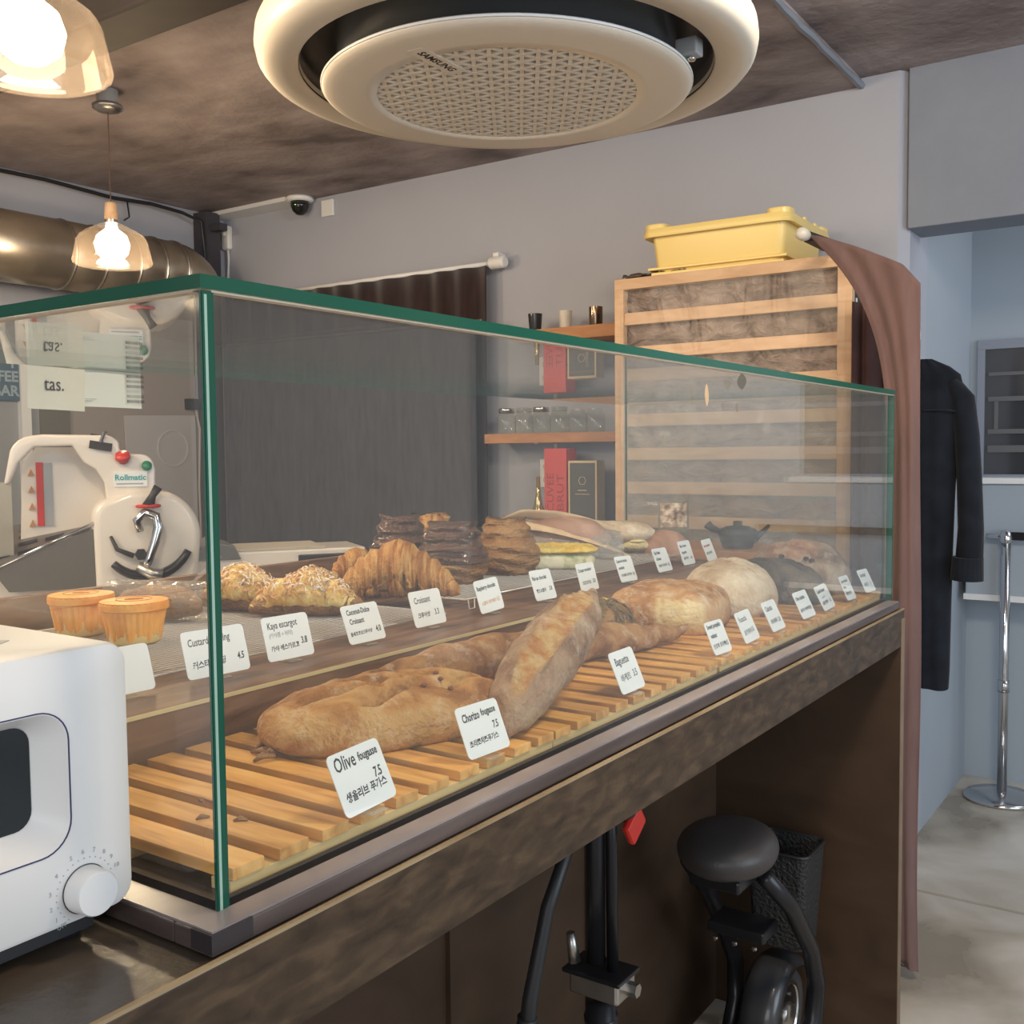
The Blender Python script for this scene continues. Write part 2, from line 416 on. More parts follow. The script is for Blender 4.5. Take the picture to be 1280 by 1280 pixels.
# ------------------------------------------------------------------ mesh helpers
class MB:
    def __init__(s, org=(0, 0, 0)):
        s.v = []
        s.f = []
        s.o = Vector(org)

    def add(s, vs, fs):
        n = len(s.v)
        s.v.extend([Vector(v) - s.o for v in vs])
        s.f.extend([tuple(i + n for i in f) for f in fs])
        return s

    def box(s, a, b, mat=None):
        x0, y0, z0 = a
        x1, y1, z1 = b
        vs = [(x, y, z) for x in (x0, x1) for y in (y0, y1) for z in (z0, z1)]
        if mat:
            vs = [mat @ Vector(v) for v in vs]
        return s.add(vs, [(0, 1, 3, 2), (4, 6, 7, 5), (0, 4, 5, 1), (2, 3, 7, 6), (0, 2, 6, 4), (1, 5, 7, 3)])

    def tube(s, pts, r, n=12, cap=True, flat=1.0, up=None):
        """swept round section; r a number or list; flat squashes the section along its second axis"""
        pts = [Vector(p) for p in pts]
        if not isinstance(r, (list, tuple)):
            r = [r] * len(pts)
        vs = []
        fs = []
        ref = Vector(up) if up else None
        prev = None
        for i, p in enumerate(pts):
            t = (pts[min(i + 1, len(pts) - 1)] - pts[max(i - 1, 0)]).normalized()
            if prev is None:
                a = ref if ref else (Vector((0, 0, 1)) if abs(t.z) < .9 else Vector((1, 0, 0)))
            else:
                a = prev
            u = (a - t * a.dot(t)).normalized()
            prev = u
            w = t.cross(u)
            for k in range(n):
                an = 2 * pi * k / n
                vs.append(p + w * (cos(an) * r[i]) + u * (sin(an) * r[i] * flat))
        m = len(pts)
        for i in range(m - 1):
            for k in range(n):
                k2 = (k + 1) % n
                fs.append((i * n + k, i * n + k2, (i + 1) * n + k2, (i + 1) * n + k))
        if cap:
            fs.append(tuple(range(n - 1, -1, -1)))
            fs.append(tuple((m - 1) * n + k for k in range(n)))
        return s.add(vs, fs)

    def lathe(s, prof, c=(0, 0, 0), n=32, sx=1, sy=1, closed=False, axis='z'):
        vs = []
        fs = []
        c = Vector(c)
        for (r, z) in prof:
            for k in range(n):
                an = 2 * pi * k / n
                p = Vector((r * cos(an) * sx, r * sin(an) * sy, z))
                if axis == 'x':
                    p = Vector((p.z, p.x, p.y))
                elif axis == 'y':
                    p = Vector((p.x, p.z, p.y))
                vs.append(c + p)
        m = len(prof)
        rng = m if closed else m - 1
        for i in range(rng):
            j = (i + 1) % m
            for k in range(n):
                k2 = (k + 1) % n
                fs.append((i * n + k, i * n + k2, j * n + k2, j * n + k))
        if not closed:
            if prof[0][0] > 1e-6:
                fs.append(tuple(range(n - 1, -1, -1)))
            if prof[-1][0] > 1e-6:
                fs.append(tuple((m - 1) * n + k for k in range(n)))
        return s.add(vs, fs)

    def prism(s, poly, h0, h1, mat=None):
        """polygon in xy, extruded z h0..h1, then transformed"""
        n = len(poly)
        vs = [(x, y, h0) for x, y in poly] + [(x, y, h1) for x, y in poly]
        if mat:
            vs = [mat @ Vector(v) for v in vs]
        fs = [tuple(range(n - 1, -1, -1)), tuple(range(n, 2 * n))]
        for i in range(n):
            j = (i + 1) % n
            fs.append((i, j, n + j, n + i))
        return s.add(vs, fs)

    def grid(s, fn, nu, nv, thick=0.0, close=False):
        vs = [fn(i / nu, j / nv) for i in range(nu + 1) for j in range(nv + 1)]
        fs = [(i * (nv + 1) + j, (i + 1) * (nv + 1) + j, (i + 1) * (nv + 1) + j + 1, i * (nv + 1) + j + 1) for i in range(nu) for j in range(nv)]
        return s.add(vs, fs)

    def build(s, name, mat, parent=None, smooth=False, bevel=0.0, seg=2, solid=0.0, weld=True, sub=0, kind=None, label=None, loc=None):
        me = bpy.data.meshes.new(name)
        me.from_pydata([tuple(v) for v in s.v], [], s.f)
        bm = bmesh.new()
        bm.from_mesh(me)
        if weld:
            bmesh.ops.remove_doubles(bm, verts=bm.verts, dist=1e-6)
        bmesh.ops.recalc_face_normals(bm, faces=bm.faces)
        bm.to_mesh(me)
        bm.free()
        mats = mat if isinstance(mat, (list, tuple)) else [mat]
        for m in mats:
            me.materials.append(m)
        if smooth:
            for p in me.polygons:
                p.use_smooth = True
        o = bpy.data.objects.new(name, me)
        COL.objects.link(o)
        if parent:
            o.parent = parent
        if loc:
            o.location = loc
        if solid:
            md = o.modifiers.new('solid', 'SOLIDIFY')
            md.thickness = solid
            md.offset = 0
        if sub:
            md = o.modifiers.new('sub', 'SUBSURF')
            md.levels = md.render_levels = sub
        if bevel:
            md = o.modifiers.new('bevel', 'BEVEL')
            md.width = bevel
            md.segments = seg
            md.limit_method = 'ANGLE'
            md.angle_limit = radians(40)
            md.harden_normals = False
        if kind:
            o['kind'] = kind
        if label:
            o['label'] = label
        return o


def thing(name, label, cat, loc=(0, 0, 0), rz=0, group=None):
    o = bpy.data.objects.new(name, None)
    o.empty_display_size = .02
    COL.objects.link(o)
    o.location = loc
    o.rotation_euler = (0, 0, rz)
    o['label'] = label
    o['category'] = cat
    if group:
        o['group'] = group
    return o


def tag(o, label, cat, group=None):
    o['label'] = label
    o['category'] = cat
    if group:
        o['group'] = group
    return o


def struct(o):
    o['kind'] = 'structure'
    return o


def jitter(o, amp, scale, seed=0, flat=None):
    """push vertices along their normals by smooth noise"""
    me = o.data
    ns = [v.normal.copy() for v in me.vertices]
    for v, n in zip(me.vertices, ns):
        d = noise.noise(v.co * scale + Vector((seed, seed * 2.1, 0))) + .5 * noise.noise(v.co * scale * 2.3 + Vector((0, seed, 5)))
        v.co += n * d * amp
        if flat is not None and v.co.z < flat:
            v.co.z = flat + (v.co.z - flat) * .1
    return o


_tc = {}


def text(body, size, origin, xd, yd, mat, parent=None, align='LEFT', name='lettering', ext=0.00006, shear=0.0, res=1, bold=0.0, label=None, sx=1.0):
    key = (body, align, shear, res, bold, sx, round(ext / size, 5))
    if key in _tc:
        me = _tc[key].copy()
    else:
        c = bpy.data.curves.new('txt', 'FONT')
        c.body = body
        c.size = 1
        c.align_x = align
        c.align_y = 'CENTER'
        c.resolution_u = res
        c.shear = shear
        c.extrude = ext / size
        c.offset = bold
        o = bpy.data.objects.new('txt', c)
        o.scale = (sx, 1, 1)
        COL.objects.link(o)
        dg = bpy.context.evaluated_depsgraph_get()
        me = bpy.data.meshes.new_from_object(o.evaluated_get(dg))
        me.transform(Matrix.Diagonal((sx, 1, 1, 1)))
        bpy.data.objects.remove(o)
        bpy.data.curves.remove(c)
        _tc[key] = me.copy()
    x = Vector(xd).normalized()
    y = Vector(yd).normalized()
    z = x.cross(y)
    m = Matrix((x * size, y * size, z * size)).transposed().to_4x4()
    m.translation = Vector(origin)
    me.transform(m)
    me.materials.clear()
    me.materials.append(mat)
    o = bpy.data.objects.new(name, me)
    COL.objects.link(o)
    if parent:
        o.parent = parent
    if label:
        o['label'] = label
    return o


def rrect(w, h, r, n=5):
    pts = []
    for cx, cy, a0 in ((w / 2 - r, h / 2 - r, 0), (-w / 2 + r, h / 2 - r, 90), (-w / 2 + r, -h / 2 + r, 180), (w / 2 - r, -h / 2 + r, 270)):
        for k in range(n + 1):
            a = radians(a0 + 90 * k / n)
            pts.append((cx + r * cos(a), cy + r * sin(a)))
    return pts


# ------------------------------------------------------------------ room
CZ = 2.735
YB = 3.25
b = MB(); b.box((-5, -3, -.1), (4.5, 2.975, 0)); b.box((-5, 2.995, -.1), (4.5, 5.2, 0)); b.box((-5, 2.975, -.1), (4.5, 2.995, -.012))
fl = struct(b.build('floor', M['floor']))
b = MB(); b.box((-5, 2.975, -.012), (4.5, 2.995, -.008)); b.build('floor_joint', M['joint'], fl)
b = MB(); b.box((-3.8, -3, CZ), (-.43, YB + .4, CZ + .1)); b.box((-.43, -3, CZ + .03), (4.5, YB + .4, CZ + .1))
ce = struct(b.build('ceiling', M['ceiling']))
b = MB()
pts = []
for i in range(60):
    y = .5 + 2.75 * i / 59
    pts.append((-.43 + .006 * noise.noise(Vector((y * 9, 0, 0))), y, CZ + .004))
b.tube(pts, [.012 + .006 * noise.noise(Vector((y * 7, 3, 0))) for (x, y, z) in pts], 6)
b.build('slab_seam', M['beam'], ce)
b = MB(); b.box((-3.8, 1.20, 2.63), (-1.25, 1.36, CZ + .01))
struct(b.build('trim_1', plain('dark_brown_beam', (.05, .04, .036), .7, var=.25, bscale=3, bump=.3), bevel=.01))
# far wall of the kitchen with its chamfered right end
b = MB(); b.prism([(-3.9, YB), (-.30, YB), (-.268, YB + .04), (-.268, YB + .3), (-3.9, YB + .3)], 0, CZ + .04)
struct(b.build('wall_back', M['wall_warm']))
b = MB(); b.box((-3.95, -3, 0), (-3.8, YB, CZ + .02))
struct(b.build('wall_left', M['wall_warm']))
b = MB(); b.box((-.40, YB + .3, 0), (-.268, 4.52, CZ + .04))
struct(b.build('wall_side', M['wall_side']))
b = MB(); b.box((-.40, 4.37, 0), (3.0, 4.52, CZ + .04))
struct(b.build('wall_recess', M['wall_side']))
b = MB(); b.box((-.268, YB, 2.222), (3.0, YB + .2, CZ + .04))
struct(b.build('trim_2', M['beam'], bevel=.004))
b = MB(); b.box((-3.81, 3.13, 2.715), (-3.2, 3.25, 2.735))
struct(b.build('trim_3', M['white']))
# left wall features: grey door leaf, dark opening, taupe board
b = MB(); b.box((-3.8, 1.5, .0), (-3.77, 2.04, 2.05)); b.box((-3.8, 2.10, 0), (-3.77, 2.14, 2.0))
o = struct(b.build('door_1', M['greydoor']))
b = MB(); b.box((-3.77, 2.04, 0), (-3.74, 2.085, 2.1)); b.build('door_frame', M['white'], o)
b = MB(); b.box((-3.77, 2.05, .0), (-3.765, 2.10, 2.0)); b.build('door_gap', M['black'], o)
b = MB(); b.box((-3.8, 2.14, 0), (-3.765, 2.29, 2.1)); struct(b.build('trim_4', M['olive']))
b = MB(); b.box((-3.799, 2.29, 0), (-3.78, 3.02, 2.2)); struct(b.build('trim_5', M['taupe']))
# dark steel column in the corner
b = MB(); b.box((-3.80, 3.05, 0), (-3.70, 3.14, 2.72)); b.box((-3.70, 3.07, 2.62), (-3.62, 3.12, 2.655))
struct(b.build('trim_6', plain('dark_violet_column', (.055, .05, .062), .5)))

# window in the recess wall
wf = MB()
for a in (((-.235, 4.35, 1.32), (1.0, 4.372, 1.345)), ((-.235, 4.35, 1.885), (1.0, 4.372, 1.925)), ((-.235, 4.35, 1.3455), (-.205, 4.372, 1.8845))):
    wf.box(*a)
wn = struct(wf.build('window_1', M['winfr'], weld=False))
b = MB(); b.box((-.21, 4.36, 1.34), (1.0, 4.364, 1.89)); b.build('pane', M['winglass'], wn)
b = MB()
for z0, z1 in ((1.77, 1.785), (1.66, 1.68), (1.52, 1.54), (1.44, 1.47)):
    b.box((-.19, 4.352, z0), (1.0, 4.36, z1))
b.box((-.165, 4.3515, 1.541), (-.15, 4.359, 1.659)); b.box((-.03, 4.350, 1.346), (-.02, 4.3515, 1.884))
b.build('inner_bar', plain('dim_shutter_bar', (.12, .12, .125), .4), wn, weld=False)
# white ledge box under the window
b = MB(); b.box((-.235, 4.16, .84), (1.0, 4.369, 1.31))
wl = struct(b.build('trim_7', M['wall_side'], bevel=.006))
b = MB(); b.box((-.24, 4.14, 1.31), (1.0, 4.369, 1.335)); b.build('ledge', M['white'], wl, bevel=.003)
b = MB(); b.box((-.24, 4.15, .82), (1.0, 4.36, .845)); b.build('lower_lip', M['white'], wl)

# ------------------------------------------------------------------ counter
cn = thing('service_counter', 'dark stained wooden bakery counter carrying the glass case and toaster oven', 'counter', (0, 0, 0))
b = MB(); b.box((-1.02, -2.2, 1.055), (.030, 2.012, 1.08)); b.build('counter_top', M['counter_top'], cn)
b = MB(); b.box((.012, -2.2, .993), (.035, 2.015, 1.079)); b.build('front_fascia', M['counter'], cn, bevel=.0015)
b = MB(); b.box((.0305, -2.2, 1.0785), (.0352, 2.014, 1.0815)); b.build('worn_edge', M['edge_wood'], cn)
b = MB(); b.box((-.43, 1.985, 0), (.035, 2.012, .993)); b.build('end_panel', M['counter_in'], cn)
b = MB(); b.box((.0352, 1.985, 0), (.037, 2.012, 1.06)); b.build('end_edge', noisy('brown_edge', [(.3, (.17, .12, .08)), (.7, (.26, .19, .13))], 9), cn)
b = MB(); b.box((-.445, -2.2, 0), (-.43, 2.012, 1.055)); b.build('inner_panel', M['counter_in'], cn)
b = MB(); b.box((-.43, .83, .0), (-.42, .87, 1.055)); b.build('inner_batten', M['counter_in'], cn)
b = MB(); b.box((-.43, 1.30, .0), (-.422, 1.32, 1.055)); b.build('inner_batten', M['counter_in'], cn)
b = MB(); b.box((-.43, -2.2, 1.03), (.012, 1.985, 1.055)); b.build('under_board', M['counter_in'], cn)

# ------------------------------------------------------------------ glass case
L, WD, ZB, ZT = 2.04, .72, 1.10, 1.60
cs = thing('glass_display_case', 'long frameless glass display case with green edges standing on a dark wooden frame', 'display case', (0, 0, 1.08))
OR = (0, 0, 1.08)
# wooden frame: four bars
b = MB(OR); b.box((-.018, -.028, 1.081), (.027, 2.0, 1.098)); b.build('frame_bar', M['frame'], cs, bevel=.0015)
b = MB(OR); b.box((-1.0, -.028, 1.081), (-.018, .012, 1.098)); b.build('frame_bar', M['frame'], cs, bevel=.0015)
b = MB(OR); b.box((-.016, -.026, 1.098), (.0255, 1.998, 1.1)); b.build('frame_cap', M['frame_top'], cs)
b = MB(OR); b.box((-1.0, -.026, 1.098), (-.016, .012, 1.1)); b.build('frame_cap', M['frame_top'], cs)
b = MB(OR); b.box((-1.0, .012, 1.081), (-.018, 2.0, 1.0985)); b.build('case_floor', M['counter_top'], cs)
b = MB(OR); b.box((.003, -.0285, 1.083), (.0276, .012, 1.0985)); b.build('corner_bracket', plain('dark_corner', (.03, .024, .028), .4), cs)
T = .012


def pane(name, a, b_, ax):
    """glass sheet with clear faces and coloured edge faces; ax is the thin axis"""
    m = MB(OR)
    m.box(a, b_)
    o = m.build(name, [M['glass'], M['glass_edge']], cs)
    for p in o.data.polygons:
        p.material_index = 0 if abs(p.normal[ax]) > .9 else 1
    return o


pane('front_pane', (-T, T, ZB), (0, L, ZT - .012), 0)
pane('end_pane', (-WD, 0, ZB), (0, T, ZT - .012), 1)
pane('end_pane', (-WD, L - T, ZB), (-T, L, ZT - .012), 1)
pane('top_pane', (-WD, -.002, ZT - .011), (.002, L + .002, ZT), 2)
b = MB(OR); b.box((-.003, .0005, ZB), (.0006, T * .8, ZT - .013)); b.build('corner_bevel', M['glass_edge'], cs)
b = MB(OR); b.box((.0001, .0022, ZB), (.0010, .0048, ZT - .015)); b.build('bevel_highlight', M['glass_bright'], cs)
b = MB(OR); b.box((-.012, L - .004, ZB), (.0006, L + .0006, ZT - .013)); b.build('corner_bevel', M['glass_edge'], cs)
# glue line under the top sheet
b = MB(OR); b.box((-.0095, .01, ZT - .0128), (.0003, L, ZT - .0112)); b.build('glue_line', plain('cream_glue_line', (.66, .55, .42), .4), cs)
b = MB(OR); b.box((-WD, .0003, ZT - .0128), (-.01, .0095, ZT - .0112)); b.build('glue_line', plain('cream_glue_line_b', (.66, .55, .42), .4), cs)
# dried tape residue on the front glass
for (y, z, w_, h_, sd) in ((1.085, 1.573, .030, .026, 1), (.945, 1.545, .012, .034, 2), (1.065, 1.53, .008, .016, 3)):
    pl = [(w_ / 2 * cos(a_) * (1 + .3 * sin(a_ * 2 + sd)), h_ / 2 * sin(a_)) for a_ in [2 * pi * k / 14 for k in range(14)]]
    b = MB(OR)
    b.prism([(y + q_[0], z + q_[1]) for q_ in pl], .0001, .0005, Matrix(((0, 0, 1, 0), (1, 0, 0, 0), (0, 1, 0, 0), (0, 0, 0, 1))))
    b.build('tape_residue', plain('tape_residue%d' % sd, ((.10, .09, .075), (.50, .36, .22), (.20, .17, .14))[sd - 1], .6), cs)
# gasket between glass and trays
b = MB(OR); b.box((-.0175, .012, 1.0985), (-.0125, 2.03, 1.1005)); b.build('gasket', M['black'], cs)

# paper posters hanging inside the back edge of the top sheet
po = thing('shop_poster', 'ivory paper reading tas. taped up behind the glass case', 'poster', (-.722, .28, 1.59))
b = MB(po.location); b.grid(lambda u, v: (-.722 + .004 * sin(u * 3) + .003 * v, .284 + .087 * u, 1.589 - .06 * (1 - v) - .002 * u), 8, 6)
b.build('sheet', M['paper_y'], po, solid=.0002)
text('tas.', .028, (-.7155 - po.location.x, .306 - po.location.y, 1.5635 - po.location.z), (0, 1, 0), (0, 0, 1), M['ink'], po, res=3, sx=.8)
po = thing('shop_poster', 'pale paper with a column of small BESONDER lines beside the ivory poster', 'poster', (-.726, .365, 1.59))
b = MB(po.location); b.grid(lambda u, v: (-.727 + .002 * sin(u * 4), .366 + .107 * u, 1.589 - .054 * (1 - v) - .001 * u), 8, 4)
b.build('sheet', M['paper'], po, solid=.0002)
for i, z in enumerate((1.582, 1.5745, 1.567, 1.5595, 1.552, 1.5445)):
    text('BESONDER', .0062, (-.7235 - po.location.x, .4595 - po.location.y, z - po.location.z), (0, 1, 0), (0, 0, 1), M['ink_grey'] if i in (3,) else M['ink'], po, 'CENTER', bold=.02 if i in (0, 2, 5) else 0)
b = MB(po.location); b.box((-.7235, .368, 1.5455), (-.723, .392, 1.5462)); b.box((-.7235, .368, 1.5425), (-.723, .386, 1.5432)); b.build('small_print', M['ink_grey'], po)

# ------------------------------------------------------------------ slatted trays
_slat = None
trays = [(.030, 10), (.532, 10), (1.045, 10), (1.556, 9)]
tl = ['pine slatted tray nearest the toaster oven', 'pine slatted tray second from the toaster oven', 'pine slatted tray third from the toaster oven', 'pine slatted tray at the far end of the case']
for ti, (y0, n) in enumerate(trays):
    ln = .035 + (n - 1) * .0515 + .002
    tr = thing('slatted_tray', tl[ti] + ', holding crusty breads', 'tray', (-.018, y0, 1.0985), group='slatted pine trays')
    for x in (-.026, -.16, -.315):
        b = MB(); b.box((x, 0, 0), (x + .024, ln, .0100)); b.build('rail', M['rail'], tr, bevel=.0006)
    for k in range(n):
        if _slat is None:
            b = MB(); b.box((-.325, 0, 0), (0, .0345, .0110)); s0 = b.build('slat', M['slat'], None, bevel=.0008)
            _slat = s0; o = s0
        else:
            o = _slat.copy(); COL.objects.link(o)
        o.parent = tr
        o.location = (.001 + random.uniform(-.002, .0005), .002 + k * .0515 + random.uniform(-.0008, .0008), .0102)
ZS = 1.0985 + .0127 + .0085   # slat top 1.1197

# ------------------------------------------------------------------ upper wooden tier (two boxes)
for ti, (y0, y1, lb) in enumerate(((.012, 1.052, 'near half of the raised walnut tier, holding puddings and croissants'), (1.055, 2.028, 'far half of the raised walnut tier, holding sandwiches'))):
    t = thing('wooden_tier', lb, 'tier', (-.65, y0, 1.0985), group='raised walnut tiers')
    O = t.location
    b = MB(O); b.box((-.36, y0, 1.0985), (-.35, y1, 1.171)); b.build('riser_board', M['tier'], t, bevel=.0008)
    b = MB(O); b.box((-.3502, y0, 1.1655), (-.3485, y1, 1.1705)); b.build('edge_band', M['stripe'], t)
    b = MB(O); b.box((-.975, y0, 1.160), (-.36, y1, 1.170)); b.build('top_board', M['tier'], t)
    b = MB(O); b.box((-.985, y0, 1.0985), (-.965, y1, 1.233)); b.build('back_board', M['tier'], t, bevel=.001)
ZU = 1.170

# wire racks
def wire_rack(x0, x1, y0, y1, z, lb, rz=0):
    t = thing('wire_rack', lb, 'cooling rack', ((x0 + x1) / 2, (y0 + y1) / 2, ZU), rz, 'chrome wire cooling racks')
    w, l = (x1 - x0) / 2, (y1 - y0) / 2
    h = z - ZU
    b = MB()
    b.tube([(-w, -l, h), (w, -l, h), (w, l, h), (-w, l, h), (-w, -l, h)], .0019, 6)
    for y in (-l * .5, 0, l * .5):
        b.tube([(-w, y, h - .002), (w, y, h - .002)], .0013, 5)
    b.build('rim', M['wire'], t, smooth=True)
    b = MB()
    x = -w + .01
    while x < w:
        b.tube([(x, -l, h + .0012), (x, l, h + .0012)], .0012, 4)
        x += .0115
    b.build('wires', M['wire'], t, kind='stuff')
    for sx in (-1, 1):
        for sy in (-1, 1):
            b = MB(); b.tube([(sx * w, sy * (l - .03), h), (sx * (w + .002), sy * (l - .028), .0015), (sx * (w + .002), sy * (l - .012), .0015), (sx * w, sy * (l - .01), h)], .0013, 5)
            b.build('foot', M['wire'], t)
    return t


wire_rack(-.93, -.475, .16, .90, 1.179, 'wire rack under the puddings and coconut pastries')
wire_rack(-.90, -.50, .99, 1.95, 1.190, 'wire rack under the sandwiches')
ZR = 1.1815
ZR2 = 1.1925


# ------------------------------------------------------------------ breads
def loaf(name, lb, cat, pts, radii, mat, flat=1.0, n=20, amp=.004, fs=30, seed=0, base=None, sub=10, group=None, parent=None, paint=None):
    """smooth swept loaf along a resampled path; base squashes whatever falls under the resting plane"""
    P = [Vector(p) for p in pts]
    PP = []
    RR = []
    m = len(P)

    def cr(a, b_, c, d, t):
        return 0.5 * ((2 * b_) + (c - a) * t + (2 * a - 5 * b_ + 4 * c - d) * t * t + (3 * b_ - a - 3 * c + d) * t * t * t)
    for i in range(m - 1):
        for k in range(sub):
            t = k / sub
            PP.append(cr(P[max(i - 1, 0)], P[i], P[i + 1], P[min(i + 2, m - 1)], t))
            RR.append(max(.0015, cr(radii[max(i - 1, 0)], radii[i], radii[i + 1], radii[min(i + 2, m - 1)], t)))
    PP.append(P[-1]); RR.append(radii[-1])
    o_ = P[m // 2].copy()
    if base is not None:
        o_.z = base
    b = MB(o_ if parent is None else (0, 0, 0))
    b.tube(PP, RR, n, True, flat, up=(0, 0, 1))
    o = b.build(name, mat, parent, smooth=True)
    if paint:
        a0_, wid, t0, t1, depth = paint
        at = o.data.attributes.new('split', 'FLOAT', 'POINT')
        m_ = len(PP)
        for vi, v in enumerate(o.data.vertices):
            i, k = divmod(vi, n)
            t = i / (m_ - 1)
            env = max(0, min(1, (t - t0) / .06)) * max(0, min(1, (t1 - t) / .06))
            an = math.degrees(2 * pi * k / n)
            d = abs((an - a0_ + 180) % 360 - 180) / (wid * (.55 + .45 * sin(pi * min(1, max(0, (t - t0) / (t1 - t0))))) * (1 + .25 * noise.noise(Vector((t * 9, seed, 0)))))
            f_ = env * max(0, min(1, (1.15 - d) / .25))
            at.data[vi].value = f_
            c_ = PP[i] - o_
            ridge = env * math.exp(-((d - 1.1) / .18) ** 2) * (1 if (an - a0_ + 180) % 360 > 180 else .4)
            v.co = c_ + (v.co - c_) * (1 - depth * f_ + .13 * ridge)
            if f_ > .3:
                v.co += (v.co - c_).normalized() * .004 * noise.noise(v.co * 70)
    o.data.update()
    jitter(o, amp, fs, seed, None)
    if base is not None:
        zz = base - (o_.z if parent is None else 0)
        for v in o.data.vertices:
            if v.co.z < zz + .004:
                d = zz + .004 - v.co.z
                v.co.z = zz + .004 * math.exp(-d / .004)
    if parent is None:
        o.location = o_
        tag(o, lb, cat, group)
    return o


def hbread(name, lb, cat, c, rx, ry, h, fn, mat, rz=0, nr=26, na=72, amp=.002, fs=35, seed=0, sup=2.0, cut=None, parent=None, power=.5, paint=None):
    """domed bread: superelliptic outline, height profile h*(1-r^..)^power times fn(x, y), resting on its flat base"""
    vs = []
    fs_ = []

    def rad(a):
        ca, sa = abs(cos(a)), abs(sin(a))
        return 1 / ((ca ** sup + sa ** sup) ** (1 / sup))
    for j in range(nr + 1):
        q = j / nr
        rr = sin(q * pi / 2)
        for k in range(na):
            a = 2 * pi * k / na
            s_ = rr * rad(a) * (1 + .05 * noise.noise(Vector((cos(a) * 1.7 + seed, sin(a) * 1.7, 0))))
            x, y = rx * s_ * cos(a), ry * s_ * sin(a)
            z = h * max(0, 1 - rr ** 2.4) ** power
            z = .22 * h + z * .78 if z > 0 or q < 1 else .22 * h
            if fn:
                z *= fn(x / rx, y / ry)
            z += amp * (noise.noise(Vector((x * fs, y * fs, seed))) + .5 * noise.noise(Vector((x * fs * 2.5, y * fs * 2.5, seed + 3))))
            vs.append((x, y, max(z, .0015)))
    for (q, zz) in ((.985, .10 * h), (.93, .0)):
        for k in range(na):
            a = 2 * pi * k / na
            s_ = q * rad(a) * (1 + .05 * noise.noise(Vector((cos(a) * 1.7 + seed, sin(a) * 1.7, 0))))
            vs.append((rx * s_ * cos(a), ry * s_ * sin(a), zz))
    rows = nr + 3
    for j in range(rows - 1):
        for k in range(na):
            k2 = (k + 1) % na
            fs_.append((j * na + k, j * na + k2, (j + 1) * na + k2, (j + 1) * na + k))
    fs_.append(tuple((rows - 1) * na + k for k in range(na)))
    b = MB()
    b.add(vs, fs_)
    o = b.build(name, mat, parent, smooth=True, weld=False)
    if paint:
        at = o.data.attributes.new('split', 'FLOAT', 'POINT')
        for vi, v in enumerate(o.data.vertices):
            at.data[vi].value = paint(v.co.x / rx, v.co.y / ry, v.co.z / h, v.normal)
    if parent is None or isinstance(parent, bpy.types.Object):
        o.location = c
        o.rotation_euler = (0, 0, rz)
    if lb:
        tag(o, lb, cat)
    return o


def seg_d(px, py, ax, ay, bx, by):
    dx, dy = bx - ax, by - ay
    t = max(0, min(1, ((px - ax) * dx + (py - ay) * dy) / (dx * dx + dy * dy)))
    return math.hypot(px - ax - dx * t, py - ay - dy * t)


# fougasse with leaf-vein slits (long axis along y)
slits = [(.05, -.62, .12, -.22), (-.55, -.45, -.18, -.12), (.55, -.35, .28, .02), (-.05, .0, .02, .35), (-.55, .15, -.2, .42), (.5, .28, .22, .55), (0, .58, 0, .82)]


def foug(x, y):
    f = 1.0
    for s_ in slits:
        d = seg_d(x, y * 1.0, *s_)
        f -= .78 * math.exp(-(d / .075) ** 2)
    return max(f, .16)


o = hbread('fougasse', 'large golden olive fougasse with slashed top behind the first two lower tags', 'bread', (-.195, .435, ZS), .098, .168, .066, foug, M['fougasse'], rz=radians(-19), paint=lambda x, y, z, nn: max(0, min(1, (.9 - foug(x, y)) * 1.6)) * .8, sup=2.6, nr=34, na=110, amp=.004, fs=28, seed=3, power=.42)
for i in range(5):
    a = random.uniform(0, 6.28); r_ = random.uniform(.3, .85)
    b = MB(); b.lathe([(0, -.003), (.004, -.001), (.003, .002), (0, .003)], n=8)
    q = b.build('olive_piece', plain('olive_bit%d' % i, (.20, .07, .03), .4) if i == 0 else bpy.data.materials['olive_bit0'], o, smooth=True)
    x, y = .098 * r_ * cos(a), .168 * r_ * sin(a)
    q.location = (x, y, .068 * (.22 + .78 * max(0, 1 - r_ ** 2.4) ** .42) * foug(x / .098, y / .168) + .0005)
# burnt crumbs on the tray
for i, (x, y) in enumerate([(-.245, .265), (-.225, .252), (-.262, .285), (-.235, .275)]):
    b = MB(); b.tube([(-.012, 0, .003), (0, .003, .006), (.014, -.002, .004)], [.002, .004, .002], 6)
    q = b.build('burnt_crumb', M['pain'], None, smooth=True)
    q.location = (x, y, ZS); q.rotation_euler = (0, 0, random.uniform(0, 3))
    tag(q, 'burnt crumb of crust lying at the near end of the fougasse', 'crumb', 'burnt crumbs by the fougasse')
for i, (x, y) in enumerate([(-.155, .135), (-.175, .128), (-.10, .11), (-.135, .095)]):
    b = MB(); b.tube([(-.006, 0, .001), (0, .002, .002), (.007, -.001, .001)], [.001, .003, .001], 6)
    q = b.build('bread_crumb', M['pain'], None, smooth=True)
    q.location = (x, y, ZS); q.rotation_euler = (0, 0, random.uniform(0, 3))
    tag(q, 'tiny brown crumb on the nearest pine slats beside the glass corner', 'crumb', 'crumbs on the nearest slats')

# long baguette lying along the tray
loaf('baguette', 'long brown baguette lying along the tray behind the fougasse', 'bread',
     [(-.335, .44, ZS + .014), (-.315, .52, ZS + .022), (-.28, .66, ZS + .031), (-.24, .80, ZS + .033), (-.205, .92, ZS + .030), (-.175, 1.03, ZS + .022), (-.15, 1.13, ZS + .020), (-.14, 1.17, ZS + .026)],
     [.006, .020, .033, .036, .033, .025, .014, .006], M['crustd'], flat=.92, amp=.006, fs=22, seed=5, base=ZS)
